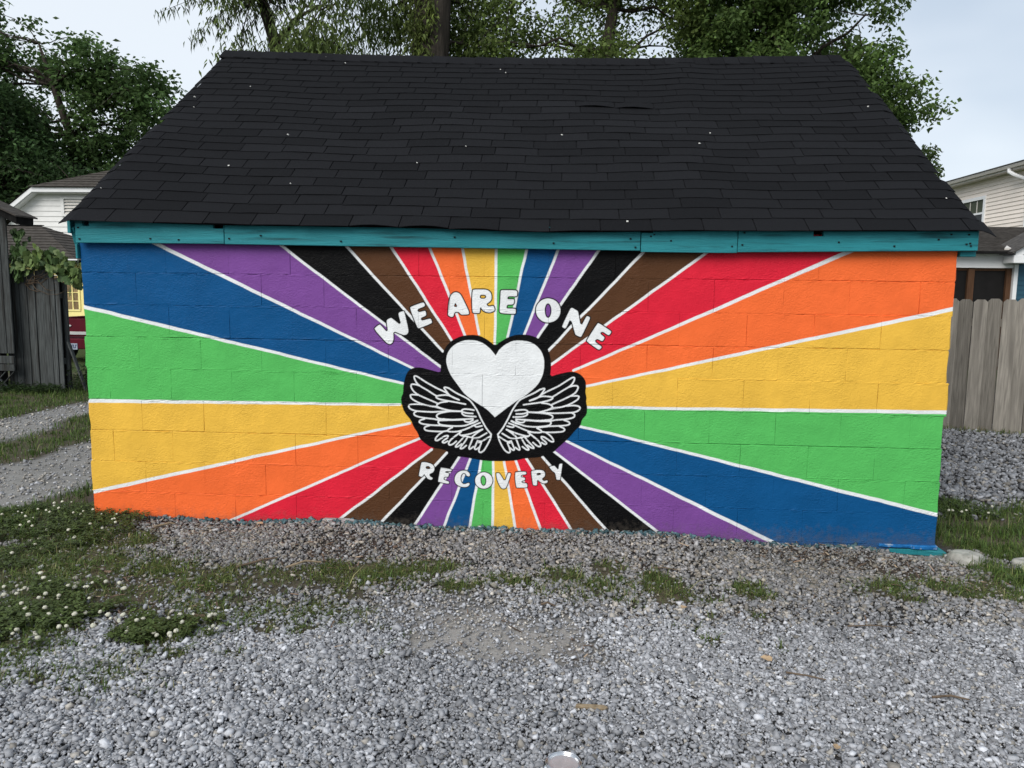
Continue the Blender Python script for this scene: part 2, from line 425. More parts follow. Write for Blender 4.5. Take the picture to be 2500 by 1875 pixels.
gx = np.concatenate([[-400, -200, -100, -60, -40, -30, -22, -16, -12], np.arange(-9, 9.01, 0.055), [12, 16, 22, 30, 40, 60, 100, 200, 400]])
gy = np.concatenate([[-200, -80, -30, -14, -8, -5.5], np.arange(-4.4, 7.6, 0.055), [8, 9, 10.5, 12, 14, 17, 20, 25, 32, 45, 70, 130, 250, 500]])
GX, GY = np.meshgrid(gx, gy)
GZ = ground_z(GX, GY)
ga = grass_amount(GX, GY); gb = blob(BROWN, GX, GY, 0.6, 5); gd = blob(DUST, GX, GY, 0.7, 9); gt, gg = lanes(GX, GY)
fn = fnoise(np.c_[GX.ravel(), GY.ravel()] * 9, 31, 3).reshape(GX.shape)
def lerp(a, b, t): return a * (1 - t[..., None]) + np.array(b) * t[..., None]
gc = np.ones(GX.shape + (3,)) * np.array((0.040, 0.039, 0.039))  # bed under the stones darkened: shade of the gaps put into the colour
_out = sstep(0.55, 0.85, np.abs(GX - 0.33 + 0.0573 * (GY + 4.77)) - 0.705 * np.clip(GY + 4.77, 0, None))
gc = lerp(gc, (0.185, 0.186, 0.192), np.clip(_out, 0, 1))
gc = lerp(gc, (0.275, 0.265, 0.252), np.clip(gd * 1.2, 0, 1) * 0.9)
gc = lerp(gc, (0.070, 0.054, 0.046), gb * 0.85)
gc = lerp(gc, (0.255, 0.250, 0.240), gt * (0.55 + 0.45 * fn))
gc = lerp(gc, (0.090, 0.078, 0.054), ga * 0.9)
far = sstep(7, 12, GY) + sstep(7, 12, -GY) + sstep(9, 14, np.abs(GX))
gc = lerp(gc, (0.045, 0.060, 0.022), np.clip(far, 0, 1))
ny_, nx_ = GX.shape
idx = np.arange(nx_ * ny_).reshape(ny_, nx_)
F = np.stack([idx[:-1, :-1], idx[:-1, 1:], idx[1:, 1:], idx[1:, :-1]], -1).reshape(-1, 4)
ground = bulk('ground', np.stack([GX, GY, GZ], -1).reshape(-1, 3), F, M['ground'], col=gc.reshape(-1, 3), smooth=True, kind='structure')

# ---- loose stones: one angular little solid each
def ico():
    t = (1 + 5 ** 0.5) / 2
    v = np.array([(-1, t, 0), (1, t, 0), (-1, -t, 0), (1, -t, 0), (0, -1, t), (0, 1, t), (0, -1, -t), (0, 1, -t), (t, 0, -1), (t, 0, 1), (-t, 0, -1), (-t, 0, 1)], float)
    v /= np.linalg.norm(v[0])
    f = np.array([(0, 11, 5), (0, 5, 1), (0, 1, 7), (0, 7, 10), (0, 10, 11), (1, 5, 9), (5, 11, 4), (11, 10, 2), (10, 7, 6), (7, 1, 8), (3, 9, 4), (3, 4, 2), (3, 2, 6), (3, 6, 8), (3, 8, 9), (4, 9, 5), (2, 4, 11), (6, 2, 10), (8, 6, 7), (9, 8, 1)])
    return v, f
def cube8():
    v = np.array([(-1, -1, -1), (1, -1, -1), (1, 1, -1), (-1, 1, -1), (-1, -1, 1), (1, -1, 1), (1, 1, 1), (-1, 1, 1)], float) * 0.72
    f = np.array([(0, 2, 1), (0, 3, 2), (4, 5, 6), (4, 6, 7), (0, 1, 5), (0, 5, 4), (1, 2, 6), (1, 6, 5), (2, 3, 7), (2, 7, 6), (3, 0, 4), (3, 4, 7)])
    return v, f
def rotmats(n, tilt):
    a = RNG.uniform(0, 2 * np.pi, n); b = RNG.normal(0, tilt, n); c = RNG.normal(0, tilt, n)
    ca, sa, cb, sb, cc, s3 = np.cos(a), np.sin(a), np.cos(b), np.sin(b), np.cos(c), np.sin(c)
    z = np.zeros(n); o = np.ones(n)
    Rz = np.stack([np.stack([ca, -sa, z], -1), np.stack([sa, ca, z], -1), np.stack([z, z, o], -1)], 1)
    Rx = np.stack([np.stack([o, z, z], -1), np.stack([z, cb, -sb], -1), np.stack([z, sb, cb], -1)], 1)
    Ry = np.stack([np.stack([cc, z, s3], -1), np.stack([z, o, z], -1), np.stack([-s3, z, cc], -1)], 1)
    return Rx @ Ry @ Rz
def stones(name, xy, rad, colr, base, mat, label, sink=0.25, flat=0.60, tilt=0.40):
    v0, f0 = base
    n = len(xy)
    S = rad[:, None] * np.stack([RNG.uniform(0.85, 1.55, n), RNG.uniform(0.6, 1.1, n), RNG.uniform(flat - 0.2, flat + 0.25, n)], -1)
    J = 1 + RNG.normal(0, 0.26, (n, len(v0), 3))
    V = (v0[None] * J + RNG.normal(0, 0.10, (n, len(v0), 3))) * S[:, None]
    R = rotmats(n, tilt)
    V = np.einsum('nij,nvj->nvi', R, V)
    z = ground_z(xy[:, 0], xy[:, 1]) + rad * (flat * (1 - 2 * sink)) + RNG.uniform(0, 0.011, n)
    V += np.c_[xy, z][:, None]
    Fc = (f0[None] + (np.arange(n) * len(v0))[:, None, None]).reshape(-1, 3)
    reg = 0.80 + 0.40 * fnoise(xy * 1.1, 55, 2)
    dirty = sstep(-1.35, -0.5, xy[:, 1]) * (np.abs(xy[:, 0]) < 3.0)
    colr = colr * reg[:, None] * (1 - dirty[:, None] * np.array((0.20, 0.235, 0.275)))
    C = np.repeat(colr, len(v0), 0)
    o = bulk(name, V.reshape(-1, 3), Fc, mat, col=C, kind='stuff')
    tag(o, label, 'gravel', kind='stuff')
    return o
def scatter(n, x0, x1, y0, y1):
    return np.c_[RNG.uniform(x0, x1, n), RNG.uniform(y0, y1, n)]
def stone_cols(n, warm=0.05, mean=0.285):
    v = mean * np.exp(RNG.normal(0, 0.30, n)); v = np.clip(v, 0.06, 0.55)
    c = v[:, None] * np.array((0.962, 0.987, 1.050))
    w = RNG.random(n) < warm
    c[w] = v[w][:, None] * np.array((1.05, 0.99, 0.90))
    return c
def radii(n, med=0.0061, s=0.36, lo=0.0026, hi=0.016):
    return np.clip(med * np.exp(RNG.normal(0, s, n)), lo, hi)
def cull(xy):
    d = xy[:, 1] + 4.77
    c = 0.33 - 0.0573 * d
    return np.abs(xy[:, 0] - c) < 0.665 * d * 1.06 + 0.70
def keep_front(xy):
    ga = grass_amount(xy[:, 0], xy[:, 1]); gd = blob(DUST, xy[:, 0], xy[:, 1], 0.7, 9); gb = blob(BROWN, xy[:, 0], xy[:, 1], 0.6, 5)
    t, _ = lanes(xy[:, 0], xy[:, 1])
    thin = sstep(0.40, 0.75, fnoise(xy * 2.6, 88, 3)) * sstep(-1.75, -1.1, xy[:, 1])
    p = (1 - 0.95 * np.clip(ga * 1.25, 0, 1)) * (1 - 0.94 * np.clip(gd * 1.25, 0, 1)) * (1 - 0.72 * gb) * (1 - 0.8 * t) * (1 - 0.55 * thin)
    return RNG.random(len(xy)) < p
xy = scatter(180000, -3.2, 3.6, -3.1, -1.25); xy = xy[cull(xy)]; xy = xy[keep_front(xy)]
stones('gravel', xy, radii(len(xy)), stone_cols(len(xy)), cube8(), M['stone'], 'loose blue grey crushed stone gravel in the foreground')
xy = scatter(92000, -4.4, 4.6, -1.25, -0.012); xy = xy[cull(xy)]; xy = xy[keep_front(xy)]
xy = xy[~((np.abs(xy[:, 0]) < 2.70) & (xy[:, 1] > -0.012)) & ~((xy[:, 0] > 2.40) & (xy[:, 0] < 2.78) & (xy[:, 1] > -0.075))]
near = (xy[:, 1] > -0.05 - 0.05 * RNG.random(len(xy))) & (np.abs(xy[:, 0]) < 2.8) & (RNG.random(len(xy)) < 0.45)
sel = xy[~near]
stones('gravel', sel, radii(len(sel), 0.0070), stone_cols(len(sel), 0.3, 0.25), cube8(), M['stone'], 'greyer gravel mixed with dirt in front of the painted wall', flat=0.7)
sel = xy[near]
cc = stone_cols(len(sel), 0.2, 0.16) * np.array((0.5, 0.85, 0.95)) + np.array((0, 0.012, 0.018))
stones('gravel', sel, radii(len(sel), 0.0105), cc, cube8(), M['stone'], 'thin line of gravel stained with teal paint along the wall foot', flat=0.7)
# grit: much finer crumbs over dusty and bare places
xy = np.r_[scatter(36000, -2.6, 3.2, -2.2, -0.03), scatter(9000, -6.2, -3.0, -0.6, 7.0)]
gd = blob(DUST, xy[:, 0], xy[:, 1], 0.7, 9); gb = blob(BROWN, xy[:, 0], xy[:, 1], 0.6, 5); t, _ = lanes(xy[:, 0], xy[:, 1])
xy = xy[RNG.random(len(xy)) < np.clip(0.12 + gd + 0.35 * gb + 0.8 * t, 0, 1)]
xy = xy[cull(xy)]
stones('grit', xy, radii(len(xy), 0.0040, 0.40, 0.002, 0.011), stone_cols(len(xy), 0.4, 0.31), cube8(), M['stone'], 'fine grit and small stones over the bare dusty patches')
# right hand yard beyond the corner
xy = scatter(23000, 2.75, 8.0, 0.55, 4.6); xy = xy[cull(xy)]
xy = xy[RNG.random(len(xy)) < (1 - 0.97 * grass_amount(xy[:, 0], xy[:, 1]))]
stones('gravel', xy, radii(len(xy), 0.0135, 0.3, 0.006, 0.026), stone_cols(len(xy), 0.1, 0.23), cube8(), M['stone'], 'grey gravel yard between the painted wall and the picket fence')
# wheel tracks
xy = scatter(9000, -6.2, -3.0, -0.3, 9.0); t, _ = lanes(xy[:, 0], xy[:, 1]); xy = xy[(RNG.random(len(xy)) < t) & cull(xy)]
stones('gravel', xy, radii(len(xy), 0.0085, 0.45), stone_cols(len(xy), 0.5, 0.27), cube8(), M['stone'], 'pale stones pressed into the wheel tracks of the drive', sink=0.35, flat=0.5)

# ---- grass
def blades(name, xy, hgt, wid, col, label, cat='grass', lean=0.5):
    n = len(xy)
    a = RNG.uniform(0, 2 * np.pi, n); d = np.c_[np.cos(a), np.sin(a), np.zeros(n)]
    s = np.c_[-np.sin(a), np.cos(a), np.zeros(n)]
    l = np.abs(RNG.normal(0, lean, n))[:, None]
    P = np.c_[xy, ground_z(xy[:, 0], xy[:, 1]) - 0.004]
    h = hgt[:, None]; w = wid[:, None]
    up = np.array((0, 0, 1.0))
    m = P + up * h * 0.55 + d * h * l * 0.35
    t = P + up * h * (1 - 0.35 * np.clip(l, 0, 1.5)) + d * h * l * 1.1
    V = np.stack([P - s * w * 0.5, P + s * w * 0.5, m + s * w * 0.42, m - s * w * 0.42, t], 1)
    b = np.arange(n)[:, None] * 5
    Fc = np.stack([b + [0, 1, 2], b + [0, 2, 3], b + [3, 2, 4]], 1).reshape(-1, 3)
    o = bulk(name, V.reshape(-1, 3), Fc, M['grass'], col=np.repeat(col, 5, 0), kind='stuff')
    return tag(o, label, cat, kind='stuff')
def grass_cols(n, dry=0.15):
    v = np.exp(RNG.normal(0, 0.28, n))[:, None]
    c = v * np.array((0.110, 0.135, 0.042))
    k = RNG.random(n)
    c[k < dry] = v[k < dry] * np.array((0.200, 0.175, 0.095))
    c[(k > 0.6)] = v[k > 0.6] * np.array((0.075, 0.110, 0.035))
    return c
def keep_grass(xy, pw=1.0):
    a = grass_amount(xy[:, 0], xy[:, 1])
    cl = fnoise(xy * 7.0, 77, 3)
    p = a ** pw * np.clip(0.1 + 2.2 * (cl - 0.30), 0.05, 1)
    return RNG.random(len(xy)) < p
xy = scatter(330000, -3.6, 3.4, -2.3, 0.1); xy = xy[cull(xy)]; xy = xy[keep_grass(xy)]
xy = xy[~((np.abs(xy[:, 0]) < 2.70) & (xy[:, 1] > -0.01))]
blades('grass', xy, np.clip(RNG.lognormal(-3.5, 0.42, len(xy)), 0.012, 0.08), RNG.uniform(0.0022, 0.0050, len(xy)), grass_cols(len(xy), 0.18) * np.array((0.9, 1.0, 0.85)), 'short patchy grass and weeds growing through the gravel', lean=1.3)
xy = scatter(60000, 2.72, 5.6, -0.8, 1.9); xy = xy[cull(xy)]; xy = xy[keep_grass(xy, 0.8)]
blades('grass', xy, np.clip(RNG.lognormal(-2.9, 0.35, len(xy)), 0.02, 0.11), RNG.uniform(0.003, 0.006, len(xy)), grass_cols(len(xy), 0.06) * np.array((0.75, 0.92, 0.7)), 'lush dark grass beside the right corner of the wall', lean=0.7)
xy = scatter(130000, -8.4, -2.73, -0.5, 8.0); xy = xy[cull(xy)]; xy = xy[keep_grass(xy, 0.8)]
blades('grass', xy, np.clip(RNG.lognormal(-3.0, 0.4, len(xy)), 0.02, 0.14), RNG.uniform(0.005, 0.009, len(xy)), grass_cols(len(xy), 0.05) * np.array((0.75, 0.92, 0.7)), 'grass verges along the wheel tracks on the left', lean=0.7)
xy = np.c_[RNG.uniform(4.0, 7.4, 1500), np.zeros(1500)]; xy[:, 1] = 4.30 - (xy[:, 0] - 4.89) * 0.31 - RNG.uniform(0.02, 0.16, 1500)
blades('grass', xy, np.clip(RNG.lognormal(-3.0, 0.4, len(xy)), 0.02, 0.10), RNG.uniform(0.004, 0.008, len(xy)), grass_cols(len(xy), 0.3), 'thin line of grass under the picket fence', lean=0.7)

# ---- clover: three-part leaves on the ground, white heads as parts
def clover_leaves(cx, cy, rx, ry, n, label):
    r = np.sqrt(RNG.random(n)) * 1.25; a = RNG.uniform(0, 2 * np.pi, n)
    xy = np.c_[cx + rx * r * np.cos(a), cy + ry * r * np.sin(a)]
    nzc = fnoise(xy * 9.0, 41, 3)
    xy = xy[(RNG.random(n) < 1.5 - r * 0.75) & (nzc > 0.30 + 0.22 * r) & ~((np.abs(xy[:, 0]) < 2.71) & (xy[:, 1] > -0.02))]
    n = len(xy)
    h = RNG.uniform(0.02, 0.055, n)
    C = np.c_[xy, ground_z(xy[:, 0], xy[:, 1]) + h]
    a0 = RNG.uniform(0, 2 * np.pi, n)
    Vs, Fs = [], []
    tilt = RNG.normal(0, 0.35, (n, 3))
    for k in range(3):
        a = a0 + k * 2.094
        d = np.c_[np.cos(a), np.sin(a), tilt[:, k]]; s = np.c_[-np.sin(a), np.cos(a), np.zeros(n)]
        L = RNG.uniform(0.009, 0.017, n)[:, None]
        pts = [C, C + d * L * 0.6 + s * L * 0.48, C + d * L * 1.05 + s * L * 0.2, C + d * L * 1.05 - s * L * 0.2, C + d * L * 0.6 - s * L * 0.48]
        Vs.append(np.stack(pts, 1))
    V = np.concatenate(Vs, 0)
    b = np.arange(len(V))[:, None] * 5
    Fc = np.stack([b + [0, 1, 2], b + [0, 2, 3], b + [0, 3, 4]], 1).reshape(-1, 3)
    v = np.exp(RNG.normal(0, 0.3, n))[:, None] * np.array((0.062, 0.088, 0.027))
    col = np.repeat(np.concatenate([v, v, v], 0), 5, 0)
    o = bulk('clover_patch', V.reshape(-1, 3), Fc, M['grass'], col=col)
    return tag(o, label, 'clover', kind='stuff')
hv, hf = ico()
head_me = bpy.data.meshes.new('flower_head')
_vv = [tuple(v * (1.0 + 0.10 * math.sin(9 * i)) * np.array((1, 1, 0.92))) for i, v in enumerate(hv)]
head_me.from_pydata(_vv, [], [tuple(int(t) for t in f) for f in hf]); head_me.update()
head_me.polygons.foreach_set('use_smooth', [True] * len(head_me.polygons))
head_me.materials.append(M['clover_white'])
patches = [((-2.85, -0.26, 0.50, 0.36), 5200, 40, 'clover patch with small white flowers on the grass left of the wall corner'),
           ((-2.12, -1.46, 0.40, 0.33), 6500, 66, 'dense dark clover patch full of white flowers at the left edge of the gravel'),
           ((-1.42, -1.57, 0.27, 0.13), 2300, 30, 'small flowering clover clump reaching into the gravel'),
           ((-2.75, -0.75, 0.35, 0.25), 1800, 5, 'low clover with few flowers beside the bare brown soil'),
           ((3.25, 0.85, 0.22, 0.25), 700, 9, 'clover with white flowers where the right grass meets the gravel yard')]
for (cx, cy, rx, ry), nl, nf, lab in patches:
    pat = clover_leaves(cx, cy, rx, ry, nl, lab)
    for k in range(nf):
        for _ in range(20):
            r = math.sqrt(random.random()) * 1.15; a = random.uniform(0, 2 * math.pi)
            px, py = cx + rx * r * math.cos(a), cy + ry * r * math.sin(a)
            if not (abs(px) < 2.74 and py > -0.05): break
        o = bpy.data.objects.new('flower_head', head_me)
        COL.objects.link(o); o.parent = pat
        s = random.uniform(0.0065, 0.0125) * (1.15 if cy < -1 else 1)
        o.scale = (s, s, s * random.uniform(0.8, 1.0)); o.rotation_euler = (random.uniform(-.4, .4), random.uniform(-.4, .4), random.uniform(0, 6))
        o.location = (px, py, float(ground_z(px, py)) + random.uniform(0.035, 0.07))

# ---- leaf litter: thin brown chips and stems in the dirt by the wall
xy = scatter(16000, -2.8, 3.0, -1.7, -0.01); gb = blob(BROWN, xy[:, 0], xy[:, 1], 0.6, 5)
xy = xy[RNG.random(len(xy)) < gb * 0.35 + 0.01]
n = len(xy); a = RNG.uniform(0, np.pi, n); L = RNG.uniform(0.008, 0.035, n)[:, None]; W = RNG.uniform(0.0015, 0.005, n)[:, None]
d = np.c_[np.cos(a), np.sin(a), RNG.normal(0, 0.2, n)]; s = np.c_[-np.sin(a), np.cos(a), RNG.normal(0, 0.3, n)]
P = np.c_[xy, ground_z(xy[:, 0], xy[:, 1]) + RNG.uniform(0.006, 0.02, n)]
V = np.stack([P - d * L - s * W, P + d * L - s * W * 0.5, P + d * L * 0.9 + s * W, P - d * L * 0.8 + s * W], 1).reshape(-1, 3)
lc = np.exp(RNG.normal(0, 0.5, n))[:, None] * np.array((0.085, 0.058, 0.042)); pk = RNG.random(n) < 0.08; lc[pk] = np.array((0.36, 0.27, 0.19))
o = bulk('leaf_litter', V, np.arange(n * 4).reshape(-1, 4), M['stone'], col=np.repeat(lc, 4, 0), kind='stuff')
tag(o, 'brown leaf litter and dry stems in the dirt near the wall foot', 'leaf litter', kind='stuff')
# ------------------------------------------------------------------ the mural, rasterised from outlines on the wall (metres)
MURAL_CENTRE=(-0.05,0.824)
RAY_LINES=[[(-2.7,1.409),(-0.635,0.953)],[(-2.189,1.805),(-0.567,1.05)],[(-1.394,1.802),(-0.393,1.061)],[(-0.977,1.796),(-0.38,1.16)],[(-0.695,1.791),(-0.323,1.23)],[(-0.457,1.786),(-0.239,1.259)],[(-0.257,1.785),(-0.152,1.271)],[(-0.051,1.785),(-0.052,1.198)],[(0.132,1.782),(0.027,1.256)],[(0.325,1.783),(0.129,1.275)],[(0.566,1.781),(0.213,1.259)],[(0.846,1.783),(0.278,1.176)],[(1.226,1.787),(0.297,1.089)],[(2.053,1.793),(0.438,1.054)],[(2.692,1.465),(0.521,0.958)],[(2.691,0.84),(0.525,0.826)],[(2.704,0.199),(0.481,0.706)],[(1.699,-0.003),(0.404,0.608)],[(0.983,0.044),(0.328,0.54)],[(0.663,0.047),(0.254,0.504)],[(0.434,0.054),(0.151,0.494)],[(0.243,0.056),(0.086,0.476)],[(0.086,0.046),(0.013,0.466)],[(-0.058,0.041),(-0.057,0.464)],[(-0.203,0.042),(-0.135,0.468)],[(-0.368,0.037),(-0.203,0.479)],[(-0.556,0.042),(-0.274,0.488)],[(-0.754,0.072),(-0.355,0.513)],[(-1.046,0.063),(-0.45,0.534)],[(-1.656,0.083),(-0.521,0.607)],[(-2.699,0.193),(-0.591,0.7)],[(-2.702,0.8),(-0.651,0.817)]]
EMBLEM=[(-0.049,1.198),(-0.017,1.226),(0.029,1.254),(0.084,1.272),(0.139,1.274),(0.194,1.262),(0.241,1.235),(0.273,1.194),(0.293,1.139),(0.299,1.074),(0.295,1.014),(0.345,1.031),(0.419,1.047),(0.46,1.042),(0.493,1.022),(0.515,0.99),(0.518,0.949),(0.513,0.921),(0.522,0.888),(0.52,0.86),(0.529,0.828),(0.528,0.781),(0.499,0.747),(0.491,0.71),(0.454,0.676),(0.427,0.637),(0.4,0.608),(0.355,0.565),(0.327,0.535),(0.272,0.515),(0.234,0.5),(0.15,0.493),(0.085,0.475),(0.01,0.467),(-0.075,0.468),(-0.151,0.473),(-0.226,0.488),(-0.283,0.492),(-0.33,0.51),(-0.368,0.533),(-0.454,0.545),(-0.492,0.573),(-0.525,0.601),(-0.539,0.638),(-0.567,0.676),(-0.582,0.719),(-0.624,0.77),(-0.638,0.812),(-0.647,0.859),(-0.633,0.893),(-0.631,0.945),(-0.618,0.997),(-0.599,1.035),(-0.566,1.054),(-0.519,1.058),(-0.454,1.042),(-0.396,1.026),(-0.396,1.062),(-0.379,1.155),(-0.356,1.197),(-0.323,1.23),(-0.267,1.259),(-0.203,1.269),(-0.147,1.261),(-0.096,1.234)]
HEART=[(-0.049,1.138),(-0.026,1.175),(0.011,1.208),(0.057,1.231),(0.103,1.238),(0.158,1.232),(0.204,1.208),(0.237,1.17),(0.254,1.124),(0.256,1.074),(0.249,1.022),(0.227,0.976),(0.19,0.933),(0.144,0.893),(0.089,0.858),(0.043,0.822),(0.006,0.793),(-0.023,0.769),(-0.048,0.748),(-0.07,0.77),(-0.097,0.796),(-0.139,0.823),(-0.183,0.852),(-0.238,0.894),(-0.285,0.952),(-0.322,0.998),(-0.349,1.049),(-0.359,1.1),(-0.351,1.146),(-0.323,1.189),(-0.281,1.22),(-0.23,1.236),(-0.175,1.233),(-0.123,1.213),(-0.081,1.179)]
